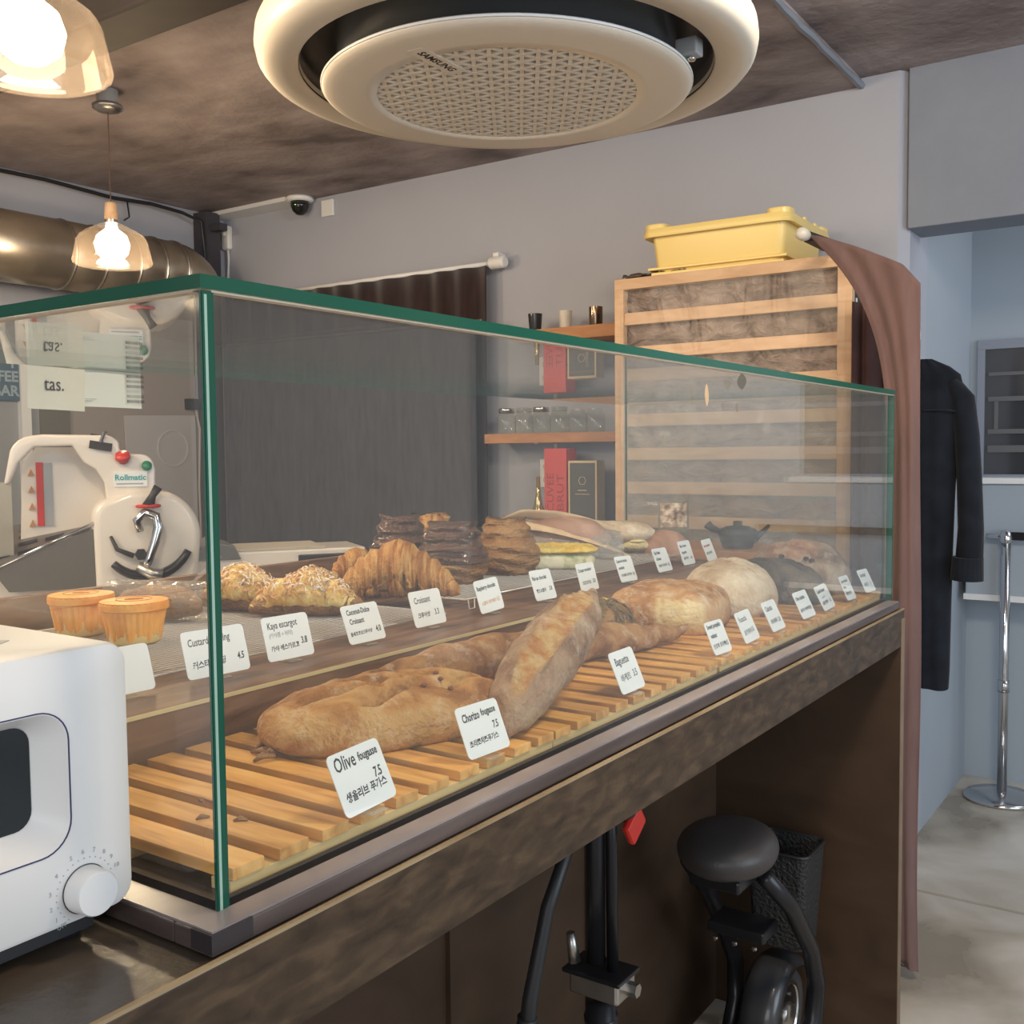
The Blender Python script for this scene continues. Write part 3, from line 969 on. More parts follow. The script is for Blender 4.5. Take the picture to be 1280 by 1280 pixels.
# big floury baguette leaning across the others
bg_ = loaf('batard_loaf', 'big floury pointed loaf with a golden split crust, leaning upright across the baguette', 'bread',
           [(-.047, .462, ZS + .006), (-.058, .495, ZS + .026), (-.078, .56, ZS + .046), (-.103, .65, ZS + .066), (-.130, .745, ZS + .084), (-.152, .82, ZS + .096), (-.168, .872, ZS + .106), (-.178, .905, ZS + .116)],
           [.009, .029, .041, .046, .044, .034, .017, .008], M['bigcrust'], flat=.98, amp=.004, fs=24, seed=9, base=None, n=64, paint=(72, 25, .12, .84, .06), sub=14)

# pumpkin seed bread
psb = hbread('pumpkin_seed_bread', 'dark oval bread crusted all over with pumpkin seeds beside the long baguette tip', 'bread', (-.262, 1.09, ZS), .058, .085, .075, None, M['seedy'], rz=radians(25), sup=2.1, seed=6, amp=.004)
b = MB()
me = psb.data
rs = random.Random(4)
vts = [v for v in me.vertices if v.co.z > .012]
for i in range(230):
    v = rs.choice(vts)
    nrm = v.normal
    q = nrm.to_track_quat('Z', 'Y').to_matrix().to_4x4() @ Matrix.Rotation(rs.uniform(0, 6.28), 4, 'Z') @ Matrix.Rotation(rs.uniform(-.5, .5), 4, 'X')
    p = v.co + nrm * .001
    s_ = []
    for (x, y, z) in ((-.0075, 0, 0), (0, -.0038, 0), (.0075, 0, 0), (0, .0038, 0), (0, 0, .0022), (0, 0, -.001)):
        s_.append(p + (q @ Vector((x, y, z))))
    b.add(s_, [(0, 1, 4), (1, 2, 4), (2, 3, 4), (3, 0, 4), (1, 0, 5), (2, 1, 5), (3, 2, 5), (0, 3, 5)])
b.build('pumpkin_seeds', M['seed'], psb, kind='stuff', weld=False)
b = MB(); b.tube([(-.02, -.02, .070), (.0, 0, .076), (.02, .015, .070)], [.004, .009, .004], 8, flat=.4)
b.build('pumpkin_slice', M['cheese'], psb, smooth=True, label='orange pumpkin slice')

# large square-cut focaccia in front of the floury loaf
fo = hbread('focaccia', 'large golden square-cut focaccia loaf with a pale cut side', 'bread', (-.235, 1.305, ZS), .105, .105, .088, None, M['ciab'], rz=radians(8), sup=6, seed=12, amp=.004, power=.30, paint=lambda x, y, z, nn: 1.0 if (y < -.82 and x > .05 and nn.z < .75 and z < .72 + .1 * noise.noise(Vector((x * 9, 0, 0)))) else 0.0)
hbread('ciabatta_loaf', 'pale round floury loaf with wrinkled crust behind the focaccia', 'bread', (-.215, 1.55, ZS), .10, .12, .108, lambda x, y: 1 - .05 * math.exp(-((y - .1 * x) / .06) ** 2), M['flour'], rz=radians(12), sup=2.4, seed=20, amp=.0055, fs=26)
hbread('olive_ciabatta', 'charcoal-dark long loaf with flour marks between the pale loaf and the boule', 'bread', (-.19, 1.745, ZS), .125, .072, .095, lambda x, y: 1 - .14 * math.exp(-((y + .15) / .06) ** 2) - .1 * math.exp(-((y - .35) / .06) ** 2), M['charcoal'], rz=radians(-8), seed=25, amp=.005)
bo = hbread('sourdough_boule', 'big round rye sourdough boule with a torn reddish scar, at the far end', 'bread', (-.185, 1.905, ZS), .122, .095, .125, lambda x, y: 1 - .10 * math.exp(-((x * .8 + y + .35) / .10) ** 2) - .04 * math.exp(-((x * .9 - y + .5) / .05) ** 2) - .04 * math.exp(-((x * .9 - y) / .05) ** 2), M['boule'], rz=radians(20), seed=31, amp=.005, fs=45, paint=lambda x, y, z, nn: max(0, min(1, (.42 - math.hypot((x + .12) / 1.3, (y + .45))) * 6)) * (.75 + .5 * noise.noise(Vector((x * 6, y * 6, 0)))))
for dx, dy, dz in ((-.04, -.078, .092), (.015, -.085, .088), (.028, -.08, .083), (-.01, -.09, .075)):
    b = MB(); b.lathe([(0, -.006), (.007, -.002), (.006, .004), (0, .006)], n=7)
    q = b.build('chocolate_chunk', M['choco'], bo); q.location = (dx, dy, dz)


# ---- viennoiserie on the upper tier
def croissant(nm, lb, c, length, r, rz, mat, bend=.25, segs=7, seed=0, group=None, base=None, h=1.15, peak=False):
    """rolled crescent: overlapping tapered bands from a fat middle to thin tips"""
    pts = []
    rad = []
    N = segs * 10
    for i in range(N + 1):
        t = i / N * 2 - 1
        x = t * length / 2
        y = -bend * length * t * t
        e = max(0, 1 - abs(t) ** 1.7) ** .75
        if peak:
            e = .62 * max(0, 1 - abs(t)) ** .9 + .38 * max(0, 1 - abs(t) ** 2) ** .6
        k = (abs(t) * segs / 2) % 1.0
        rr = r * (.13 + .87 * e) * (1.0 + .13 * (1 - k) - .05)
        rad.append(rr)
        pts.append((x, y, rr * .92 * h + .004 * (1 - e)))
    b = MB()
    b.tube(pts, rad, 20, True, h, up=(0, 0, 1))
    o = b.build(nm, mat, None, smooth=True)
    jitter(o, .0012 if peak else .0025, 45, seed)
    for v in o.data.vertices:
        if v.co.z < .002:
            v.co.z = .0005
    o.location = c
    o.rotation_euler = (0, 0, rz)
    tag(o, lb, 'pastry', group)
    return o


def flakes(parent, n, mat, seed, zmin, size=.007, name='coconut_flakes'):
    rs = random.Random(seed)
    vts = [v for v in parent.data.vertices if v.co.z > zmin and v.normal.z > .05]
    b = MB()
    for i in range(n):
        v = rs.choice(vts)
        q = v.normal.to_track_quat('Z', 'Y').to_matrix().to_4x4() @ Matrix.Rotation(rs.uniform(0, 6.28), 4, 'Z') @ Matrix.Rotation(rs.uniform(-.7, .7), 4, 'X')
        p = v.co + v.normal * .0015 + Vector((rs.uniform(-.004, .004), rs.uniform(-.004, .004), 0))
        l = size * rs.uniform(.6, 1.3)
        c_ = rs.uniform(.001, .003)
        vs = [p + q @ Vector(a) for a in ((-l, -.0007, 0), (0, -.0009, c_), (l, -.0007, 0), (l, .0007, 0), (0, .0009, c_), (-l, .0007, 0))]
        b.add(vs, [(0, 1, 4, 5), (1, 2, 3, 4)])
    b.build(name, mat, parent, kind='stuff', weld=False)


RZ = radians(28)   # faces of the pastries roughly towards the photographer
for (c, ln, r, rz, lb, sd) in (((-.80, .725, ZR), .150, .034, radians(20), 'coconut croissant topped with custard and flakes, left one behind the glass corner', 1),
                               ((-.655, .745, ZR), .200, .031, radians(33), 'coconut croissant topped with custard and flakes, front one above the price tags', 2),
                               ((-.76, .86, ZR), .12, .027, radians(50), 'small coconut croissant behind the front coconut one', 3)):
    o = croissant('coconut_croissant', lb, c, ln, r, rz, M['pain'], .06, 5, sd)
    top = croissant('custard', '', (0, 0, 0), ln * .97, r * 1.06, 0, M['coconut'], .06, 5, sd + 10)
    for k in ('label', 'category'):
        del top[k]
    top['label'] = 'yellow custard layer'
    for v in top.data.vertices:
        if v.co.z < r * .9:
            v.co.z = r * .9 + .35 * (v.co.z - r * .9) - .004 * (1 + noise.noise(v.co * 70)) 
    top.parent = o
    flakes(o.children[0], 460, M['flakes'], sd, r * 1.1)
    flakes(o.children[0], 200, M['flakes_w'], sd + 5, r * 1.5, name='white_flakes')

croissant('croissant', 'plain golden croissant in front of the chocolate pastries', (-.645, .975, ZR2 - .012), .225, .053, radians(33), M['croissant'], .10, 9, 4, peak=True)
croissant('croissant', 'small plain croissant half hidden behind the chocolate pastries', (-.83, 1.055, ZR2), .11, .034, radians(60), M['croissant'], .12, 7, 8, peak=True)


def folded(nm, lb, c, w, d, h, rz, mats, seed, layers=6, cap=None, capz=.5):
    """puffed laminated pastry: stacked wavy sheets that narrow to a ruffled crown"""
    t = thing(nm, lb, 'pastry', c, rz)
    def body(z0, z1, mat, name, grow=1.0, sd=0):
        def f(u, v):
            a = 2 * pi * u
            q = z0 + (z1 - z0) * v
            s_ = (.80 + .20 * sin(min(1, q / .7) * pi)) if q < .55 else .885 - .62 * (q - .55) + .05 * sin((q - .55) * 30)
            ring = 1 + .045 * sin(q * layers * 2 * pi + 2.6 * sin(a * 2 + seed) + q * 4) + .09 * noise.noise(Vector((cos(a) * 1.3, sin(a) * 1.3, q * 2.2 + seed + sd))) + .03 * noise.noise(Vector((cos(a) * 5, sin(a) * 5, q * 14 + seed)))
            ss = s_ * ring * grow
            return Vector((w / 2 * ss * (abs(cos(a)) ** .8) * (1 if cos(a) > 0 else -1), d / 2 * ss * sin(a) * (1 - .25 * max(0, q - .5)), q * h * (1 + .04 * sin(2 * a + seed) * q) + .006 * noise.noise(Vector((cos(a) * 3, sin(a) * 3, seed)))))
        b = MB()
        b.grid(f, 48, 30)
        # crown lid
        o = b.build(name, mat, t, smooth=True)
        me = o.data
        bm = bmesh.new(); bm.from_mesh(me)
        ed = [e for e in bm.edges if e.is_boundary]
        bmesh.ops.holes_fill(bm, edges=ed, sides=0)
        bm.to_mesh(me); bm.free()
        for p in me.polygons:
            p.use_smooth = True
        return o
    body(0, 1, mats[0], 'pastry_body')
    if cap:
        body(capz, 1.03, cap, 'chocolate_layer', 1.06, 0)['label'] = 'dark glossy chocolate-dough layer'
    return t


folded('chocolate_pastry', 'dark glossy chocolate-layered pastry, front one right of the croissant', (-.675, 1.18, ZR2), .150, .13, .118, RZ, [M['pain']], 2, 5, M['choco'], .36)
folded('chocolate_pastry', 'dark glossy chocolate-layered pastry behind the croissant', (-.835, 1.20, ZR2), .13, .10, .128, RZ, [M['croissant']], 7, 5, M['choco'], .40)
folded('laminated_pastry', 'reddish flaky pastry peeping up behind the front chocolate pastry', (-.85, 1.34, ZR2), .115, .10, .125, RZ, [M['croissant']], 11, 7)
folded('pain_au_chocolat', 'broad brown laminated pastry with a folded crown, right of the chocolate ones', (-.665, 1.365, ZR2), .145, .13, .120, RZ, [M['pain']], 15, 4)

# croque monsieur
ck = hbread('croque_monsieur', 'thick toast with melted yellow cheese in front of the paper-wrapped sandwich', 'sandwich', (-.635, 1.51, ZR2), .056, .10, .046, None, M['filling'], rz=radians(-54), sup=3.2, seed=44, amp=.006, power=.3)
hbread('melted_cheese', None, None, (0, 0, .037), .060, .105, .018, None, M['cheese'], sup=4, seed=45, amp=.004, fs=60, power=.4, parent=ck)
# wrapped sandwich in a paper sleeve
sw = thing('wrapped_sandwich', 'dark roll sandwich tucked in an open waxed paper sleeve', 'sandwich', (-.725, 1.70, ZR2), radians(35))
loaf('roll', None, None, [(-.12, 0, .055), (-.07, 0, .062), (0, 0, .064), (.07, 0, .058), (.12, 0, .045)], [.012, .045, .052, .045, .012], M['pink'], flat=.85, amp=.002, parent=sw)
b = MB(); b.grid(lambda u, v: Vector((-.15 + .30 * u, -.055 * cos(v * pi) * (1.05), .003 + .098 * sin(v * pi) * (1 - .35 * u) + .01 * (1 - u))), 12, 16)
q = b.build('paper_sleeve', M['wrap'], sw, smooth=True, solid=.0006)
for k in (0, 1):
    b = MB(); b.grid(lambda u, v: Vector((-.155 + .05 * v + .30 * u * (1 if k == 0 else .98), (-.060 - .008 * v) + (.02 * u if k == 0 else .12 * u), .105 - .085 * u ** (1.5 if k == 0 else 2.2) + (.022 * v if k else -.026 * v))), 14, 3)
    b.build('paper_edge', M['kraft'], sw, smooth=True, solid=.001)
# long ciabatta sandwich
cb = thing('ciabatta_sandwich', 'long floury ciabatta sandwich with pale cheese slices on the wire rack', 'sandwich', (-.70, 1.875, ZR2), radians(33))
loaf('lower_half', None, None, [(-.13, 0, .018), (-.08, 0, .02), (0, 0, .02), (.09, 0, .02), (.13, 0, .018)], [.02, .038, .042, .04, .02], M['crumb'], flat=.42, amp=.001, parent=cb)
loaf('upper_half', None, None, [(-.13, 0, .048), (-.08, 0, .054), (0, 0, .056), (.09, 0, .052), (.13, 0, .046)], [.02, .042, .046, .043, .02], M['flour'], flat=.62, amp=.003, parent=cb)
for i in range(4):
    b = MB(); b.lathe([(0, -.003), (.024, -.003), (.027, 0), (.024, .003), (0, .003)], c=(-.085 + i * .055, -.018, .033), n=16)
    b.build('cheese_slice', plain('pale_cheese%d' % i, (.80, .70, .36), .4) if i == 0 else bpy.data.materials['pale_cheese0'], cb, smooth=True)
folded('flaky_bun', 'orange-brown flaky bun behind the ciabatta sandwich', (-.90, 1.93, ZU), .17, .10, .105, radians(34), [M['croissant']], 21, 6)
hbread('brown_roll', 'smooth reddish brown loaf at the far end of the rack', 'bread', (-.62, 1.985 + .02, ZU), .001, .001, .001, None, M['pink']) if False else None
loaf('brown_loaf', 'long reddish brown loaf behind the last upper tags', 'bread', [(-.74, 1.86, ZU + .075), (-.70, 1.90, ZU + .075), (-.63, 1.95, ZU + .07), (-.57, 1.985, ZU + .062), (-.53, 2.0, ZU + .055)], [.01, .035, .042, .034, .01], M['pink'], flat=.9, amp=.002, base=ZU + .03) if False else None
hbread('brown_loaf', 'smooth reddish brown loaf behind the last upper tags', 'bread', (-.56, 1.955, ZU), .062, .045, .082, None, M['pink'], rz=radians(30), seed=52, amp=.002)

# custard puddings in orange parchment cups
for (c, lb, sd, s_) in (((-.83, .425, ZR), 'custard pudding in an orange parchment cup, further left one', 1, 1.0), ((-.695, .425, ZR), 'custard pudding in an orange parchment cup, nearer one by the tag', 2, 1.0)):
    t = thing('custard_pudding', lb, 'pudding', c, radians(20 * sd), 'custard puddings in parchment')
    b = MB(); b.lathe([(0, 0), (.034, 0), (.037, .004), (.041, .045), (.041, .056), (0, .056)], n=32)
    b.build('cup', M['custard'], t, smooth=True)

    def fold(u, v):
        a = 2 * pi * u
        zig = abs(((u * 9 + .3 * sd) % 1) - .5) * 2
        r_ = .0375 + .011 * v + .0012 * sin(a * 17 + sd) * (1 - v) + .0008 * sin(a * 31)
        z = .006 + .009 * zig * (1 - v) + v * .058
        z = max(z, .003)
        return Vector((r_ * cos(a), r_ * sin(a), min(z, .066)))
    b = MB(); b.grid(fold, 120, 8); b.build('parchment', M['orangepaper'], t, smooth=False, solid=.0008)
    b = MB(); b.lathe([(0, .0655), (.030, .0655), (.0475, .064), (.049, .060), (.049, .052), (.047, .050)], n=40, sx=1.03); b.build('lid_paper', M['orangepaper'], t, smooth=False)
    b = MB()
    b.lathe([(.025, .0655), (.025, .0663), (.0268, .0663), (.0268, .0655)], n=32, closed=True)
    b.box((-.014, -.0006, .0655), (.014, .0006, .0662)); b.box((-.010, .006, .0655), (.012, .0072, .0662)); b.box((-.011, -.008, .0655), (.010, -.0068, .0662))
    b.build('lid_print', plain('tan_print%d' % sd, (.45, .22, .06), .6), t)

# bread in a twisted clear bag
bb = thing('bagged_bun', 'brown bun in a twisted clear bag behind the puddings', 'bread', (-.83, .565, ZR), radians(30))
loaf('bun', None, None, [(-.075, 0, .026), (-.05, 0, .030), (0, 0, .034), (.05, 0, .030), (.075, 0, .024)], [.012, .027, .034, .03, .012], M['pain'], flat=.85, amp=.003, parent=bb)
b = MB(); b.grid(lambda u, v: Vector((-.08 + .17 * u, .038 * cos(2 * pi * v) * (1 - .25 * u), .036 + .036 * sin(2 * pi * v) * (1 - .1 * u) + .0025 * noise.noise(Vector((u * 14, v * 14, 0))))), 20, 24)
b.build('clear_bag', M['wrap'], bb, smooth=False)
b = MB(); b.grid(lambda u, v: Vector((.05 + .055 * u, .03 * (v - .5) * (.4 + 1.3 * u) + .004 * sin(v * 20), .055 + .048 * u + .006 * sin(v * 14 + 1) * u)), 10, 16)
b.build('bag_tail', M['wrap'], bb)

# ------------------------------------------------------------------ price tags
def price_tag(x, y, z, lines, lb, w=.074, h=.060, lean=26, yaw=0, roll=0, foot=True, up=.005):
    t = thing('price_tag', lb, 'price tag', (x, y, z), radians(yaw), 'handwritten price tags')
    # local frame: card faces +x, leans back towards -x, written left to right along +y
    a = radians(lean)
    R_ = Matrix.Rotation(radians(roll), 4, 'X')
    yd = Vector((-sin(a), 0, cos(a)))
    xd = Vector((0, 1, 0))
    nd = xd.cross(yd)
    m = Matrix((xd, yd, nd)).transposed().to_4x4()
    m = R_ @ m
    m.translation = Vector((0, 0, up))
    # centre of the card sits h/2 up its own plane
    b = MB()
    pts = [(px, py + h / 2) for px, py in rrect(w, h, .006, 4)]
    b.prism(pts, 0, .0009, m)
    b.build('card', M['card'], t)
    for (s_, px, py, sz, mt) in lines:
        p = m @ Vector((px * w - w / 2, h * py, .0010))
        cjk = any(ord(ch) > 0x1000 for ch in s_)
        text(s_, sz * (.95 if cjk else 1.12), p, (m.to_3x3() @ Vector((1, .03, 0))), (m.to_3x3() @ Vector((-.03, 1, 0))), mt, t, shear=.12, res=1 if cjk else 2, sx=.86 if cjk else .70, bold=.012 if sz > .012 else .026)
    if foot:
        b = MB()
        b.prism([(.010, 0), (-.016, 0), (-.016, .002), (-.004, .002), (-.008, .012), (-.0065, .0125), (.0, .003), (.010, .002)], -.012, .012, Matrix(((1, 0, 0, 0), (0, 0, 1, 0), (0, 1, 0, 0), (0, 0, 0, 1))))
        b.build('acrylic_stand', M['acrylic'], t)
    return t


K, G_, OI = M['ink'], M['ink_grey'], M['ink_orange']
low = [
    (-.012, .196, [('Olive', .08, .80, .0175, K), ('fougasse', .54, .81, .0105, K), ('생올리브 푸가스', .10, .27, .0108, K), ('7.5', .72, .48, .012, K)], 'olive fougasse', .074, .060),
    (-.020, .400, [('Chorizo', .10, .76, .0115, K), ('fougasse', .55, .79, .0098, K), ('초리조치즈푸가스', .10, .26, .0086, K), ('7.5', .74, .50, .0105, K)], 'chorizo fougasse', .074, .058),
    (-.026, .756, [('Baguette', .14, .74, .014, K), ('바게트', .16, .34, .0125, K), ('3.5', .68, .38, .0125, K)], 'baguette', .068, .060),
    (-.026, 1.075, [('Sweet pumpkin', .08, .84, .0098, K), ('walnut', .12, .56, .0098, K), ('단호박 호두빵', .08, .24, .009, K), ('4.5', .76, .26, .0098, K)], 'sweet pumpkin', .062, .056),
    (-.026, 1.205, [('Focaccia', .12, .74, .0125, K), ('포카치아', .16, .30, .011, K), ('3.5', .68, .34, .0105, K)], 'focaccia', .066, .056),
    (-.026, 1.338, [('Ciabatta', .12, .74, .0125, K), ('치아바타', .14, .30, .011, K), ('2.8', .70, .32, .0105, K)], 'ciabatta', .066, .058),
    (-.026, 1.510, [('Olive ciabatta', .08, .74, .0098, K), ('올리브 치아바타', .08, .30, .0085, K), ('3.8', .76, .32, .009, K)], 'olive ciabatta', .066, .056),
    (-.026, 1.642, [('Chocolat Campagne', .06, .76, .0085, K), ('쇼콜라 깜파뉴', .10, .28, .009, K), ('6.5', .74, .30, .0098, K), ('cacao 100', .26, .52, .007, G_)], 'chocolat campagne', .082, .054),
    (-.026, 1.800, [('Lemon almond', .08, .78, .009, K), ('bread', .10, .54, .009, K), ('레몬아몬드빵', .10, .26, .0085, K)], 'third from the far end', .062, .056),
    (-.026, 1.952, [('Sourdough', .10, .74, .0105, K), ('사워도우', .12, .32, .0105, K), ('7.0', .68, .34, .0105, G_)], 'sourdough', .068, .056),
]
lowl = ['white price tag reading Olive fougasse, nearest on the lower tray', 'white price tag reading Chorizo fougasse on the lower tray', 'white price tag reading Baguette on the lower tray',
        'white price tag reading Sweet pumpkin, before the focaccia', 'white price tag reading Focaccia on the lower tray', 'white price tag reading Ciabatta alone on the lower tray',
        'white price tag reading Olive ciabatta on the lower tray', 'wide white price tag reading Chocolat Campagne', 'white three-line price tag second from the lower tray far end', 'white price tag reading Sourdough at the far end']
for (x, y, ls, _, w, h), lb in zip(low, lowl):
    price_tag(x, y, ZS, ls, lb, w, h, lean=random.uniform(22, 28), yaw=random.uniform(-4, 3), roll=random.uniform(-1, 2))
upp = [
    (-.432, .228, [], 'blank-looking white price tag edge half hidden behind the toaster oven', .074, .058),
    (-.425, .360, [('Custard pudding', .08, .74, .0125, K), ('커스타드푸딩', .10, .26, .0115, K), ('4.5', .82, .32, .0115, K)], 'white price tag reading Custard pudding behind the glass corner', .098, .062),
    (-.425, .487, [('Kaya escargot', .10, .78, .0125, K), ('(카야잼 + 버터)', .10, .56, .0085, G_), ('카야 에스카르고', .10, .26, .0095, K), ('3.8', .76, .36, .012, K)], 'white price tag reading Kaya escargot', .086, .062),
    (-.420, .640, [('Coconut-Dulce', .12, .80, .0105, K), ('Croissant', .14, .56, .0105, K), ('둘세코코넛크루아상', .08, .24, .0072, K), ('4.0', .78, .28, .012, K)], 'white price tag reading Coconut-Dulce Croissant', .082, .060),
    (-.432, .808, [('Croissant', .12, .72, .0135, K), ('크루아상', .14, .30, .0105, K), ('3.3', .68, .34, .0125, K)], 'white price tag reading Croissant alone', .080, .060),
    (-.432, .985, [('Raspberry chocolat', .06, .74, .0098, K), ('쇼콜라 라즈베리', .12, .28, .0085, OI), ('4.5', .76, .32, .0105, OI)], 'white price tag reading Raspberry chocolat', .076, .060),
    (-.427, 1.158, [('Pain au chocolat', .06, .72, .0098, K), ('빵오쇼콜라', .12, .30, .009, K), ('3.8', .74, .34, .0105, K)], 'white price tag reading Pain au chocolat', .074, .060),
    (-.42, 1.315, [('Croque monsieur', .06, .74, .0093, K), ('크로크무슈', .14, .28, .0093, K), ('5.0', .74, .32, .0105, K)], 'white price tag reading Croque monsieur', .070, .058),
    (-.422, 1.49, [('Caprese focaccia', .06, .80, .0085, K), ('sandwich', .08, .54, .0085, K), ('카프레제 포카치아', .10, .24, .0075, K), ('7.0', .80, .26, .0085, K)], 'white price tag reading Caprese focaccia sandwich', .072, .058),
    (-.436, 1.70, [('Red bean', .10, .80, .0105, K), ('& Butter', .12, .54, .009, K), ('앙버터 치아바타', .12, .24, .0085, K), ('4.5', .78, .26, .0098, K)], 'white price tag reading Red bean & Butter', .076, .058),
    (-.450, 1.865, [('Blue cheese', .10, .78, .009, K), ('baguette', .12, .52, .009, K), ('블루치즈', .14, .26, .0085, K), ('4.8', .72, .26, .0085, K)], 'white three-line price tag second from the far upper end', .062, .062),
    (-.440, 1.985, [('Bacon baguette', .08, .70, .0085, M['ink_red']), ('베이컨바게트', .12, .34, .0085, K)], 'white price tag with a dark red first line at the far upper end', .064, .058),
]
for (x, y, ls, lb, w, h) in upp:
    price_tag(x, y, ZU, ls, lb, w, h, lean=random.uniform(16, 22), yaw=random.uniform(-3, 3), roll=random.uniform(-1, 2))

# photo card standing among the breads
pc = thing('photo_card', 'small printed photograph of bread in a clear stand behind the sandwiches', 'card', (-.57, 2.022, ZU), radians(35))
b = MB(); b.box((-.042, -.001, .002), (.042, .001, .155)); b.build('clear_sleeve', M['acrylic'], pc)
b = MB(); b.box((-.036, -.0016, .085), (.036, -.001, .150)); b.build('print', M['photo_print'], pc)

# ------------------------------------------------------------------ toaster oven
to = thing('toaster_oven', 'white toaster oven with a round dial at the left edge', 'toaster oven', (-.075, -.022, 1.0815))
# local: front face at x=0, right side at y=0, body to y=-.36, back to x=-.32
b = MB()
def ring_pts(x, cy, cz, w, h, r, n=6):
    return [Vector((x, cy + p[0], cz + p[1])) for p in rrect(w, h, r, n)]
CY, CZt, Wt, Ht = -.18, .126, .36, .214
sec = [(-.32, Wt - .012, Ht - .012, .012), (-.314, Wt, Ht, .018), (-.006, Wt, Ht, .018), (-.0015, Wt - .003, Ht - .003, .017), (0, Wt - .010, Ht - .010, .014)]
rings = [ring_pts(x, CY, CZt, w, h, r) for x, w, h, r in sec]
n = len(rings[0])
# door recess opening in the front
rc = dict(cy=-.205, cz=.134, w=.30, h=.117, r=.026)
rings.append(ring_pts(0, -.208, .1335, .306, .108, .024))
rings.append(ring_pts(-.006, -.208, .1335, .300, .102, .024))
rings.append(ring_pts(-.024, -.208, .136, .272, .080, .014))
vs = [v for r_ in rings for v in r_]
fs = []
for i in range(len(rings) - 1):
    for k in range(n):
        k2 = (k + 1) % n
        fs.append((i * n + k, i * n + k2, (i + 1) * n + k2, (i + 1) * n + k))
fs.append(tuple(range(n)))
b.add(vs, fs)
body = b.build('body', M['toaster'], to, smooth=True)
md = body.modifiers.new('es', 'EDGE_SPLIT'); md.split_angle = radians(38)
b = MB(); b.prism([(p[0], p[1]) for p in rrect(.272, .080, .014, 6)], 0, .002, Matrix(((0, 0, 1, -.025), (1, 0, 0, -.208), (0, 1, 0, .136), (0, 0, 0, 1))))
b.build('oven_window', M['oven_glass'], to)
b = MB()
o1 = rrect(.3095, .1115, .0255, 8); i1 = rrect(.3075, .1095, .0245, 8)
n = len(o1)
vs = [Vector((.0006, -.208 + p[0], .1335 + p[1])) for p in o1] + [Vector((.0006, -.208 + p[0], .1335 + p[1])) for p in i1]
vs += [v - Vector((.002, 0, 0)) for v in vs]
fs = []
for k in range(n):
    k2 = (k + 1) % n
    fs += [(k, k2, n + k2, n + k), (2 * n + k, 2 * n + k2, k2, k), (n + k, n + k2, 3 * n + k2, 3 * n + k)]
b.add(vs, fs); b.build('door_outline', M['navy'], to)
dl = MB(); dl.lathe([(0, 0), (.0185, 0), (.0175, .016), (.0165, .0175), (0, .0178)], c=(.0005, -.044, .0435), n=40, axis='x')
d = dl.build('dial', M['white'], to, smooth=True); d.modifiers.new('es', 'EDGE_SPLIT').split_angle = radians(35)
b = MB(); b.lathe([(.0186, 0), (.0192, .0003), (.0192, .0)], c=(.0004, -.044, .0435), n=40, axis='x'); b.build('dial_gap', M['black'], to)
Y0, Z0 = -.044, .0435
for i in range(21):
    a = radians(232 - i * 11.8)
    b = MB(); b.lathe([(0, 0), (.0005, 0), (.0005, .0003), (0, .0003)], c=(.0002, Y0 + .0242 * cos(a), Z0 + .0242 * sin(a)), n=8, axis='x')
    if i % 2 == 0 and i > 0:
        pass
    b.build('dial_dot', M['ink_grey'], to)
for s_, deg in (('1', 213), ('2', 193), ('3', 170), ('4', 143), ('5', 112), ('6', 92), ('7', 73), ('8', 54), ('9', 37), ('10', 19)):
    a = radians(deg)
    text(s_, .0052, (.0003, Y0 + .0295 * cos(a), Z0 + .0295 * sin(a)), (0, 1, 0), (0, 0, 1), M['ink_grey'], to, 'CENTER', name='dial_number', res=2)
text('OFF', .0048, (.0003, Y0 - .0205, Z0 - .0225), (0, 1, .25), (0, -.25, 1), M['ink_grey'], to, 'CENTER', name='dial_number')
b = MB(); b.box((-.30, -.34, .006), (-.012, -.03, .022)); b.build('underside', M['black'], to)
for (x, y) in ((-.03, -.045), (-.29, -.045), (-.03, -.315), (-.29, -.315)):
    b = MB(); b.lathe([(0, 0), (.013, 0), (.014, .012), (0, .012)], c=(x, y, 0), n=16); b.build('foot', M['black'], to, smooth=True)
b = MB(); b.box((-.20, -.34, .2331), (-.198, -.01, .2336)); b.build('top_seam', M['navy'], to)
b = MB(); b.prism([(-.06, -.075), (-.075, -.055), (-.10, -.075)], .2331, .2336); b.prism([(-.06, -.10), (-.06, -.082), (-.10, -.082), (-.10, -.10)], .2331, .2335)
b.build('hot_surface_mark', plain('light_grey_print', (.55, .54, .53), .5), to)

# ------------------------------------------------------------------ ceiling cassette
ac = thing('ceiling_air_conditioner', 'round cream ceiling air conditioner with a perforated centre panel', 'air conditioner', (-.454, 1.078, CZ))
O = Vector((0, 0, -CZ))
dz = lambda z: z - CZ
b = MB(); b.lathe([(.376, dz(2.19)), (.374, dz(2.158)), (.378, dz(2.150)), (.42, dz(2.147)), (.438, dz(2.150)), (.448, dz(2.162)), (.452, dz(2.18)), (.450, dz(2.20)), (.435, dz(2.23)), (.40, dz(2.245)), (.376, dz(2.245))], n=96, closed=True)
b.build('outer_ring', M['ac_white'], ac, smooth=True)
b = MB(); b.lathe([(.3755, dz(2.152)), (.372, dz(2.19)), (.35, dz(2.215)), (.31, dz(2.215)), (.305, dz(2.13)), (.30, dz(2.13)), (.30, dz(2.24)), (.3755, dz(2.24))], n=96, closed=True)
b.build('air_channel', M['ac_dark'], ac, smooth=True)
b = MB(); b.lathe([(.238, dz(2.1133)), (.26, dz(2.1133)), (.300, dz(2.1133)), (.316, dz(2.1137)), (.328, dz(2.1155)), (.335, dz(2.119)), (.337, dz(2.122)), (.336, dz(2.128)), (.32, dz(2.135)), (.238, dz(2.135))], n=96, closed=True)
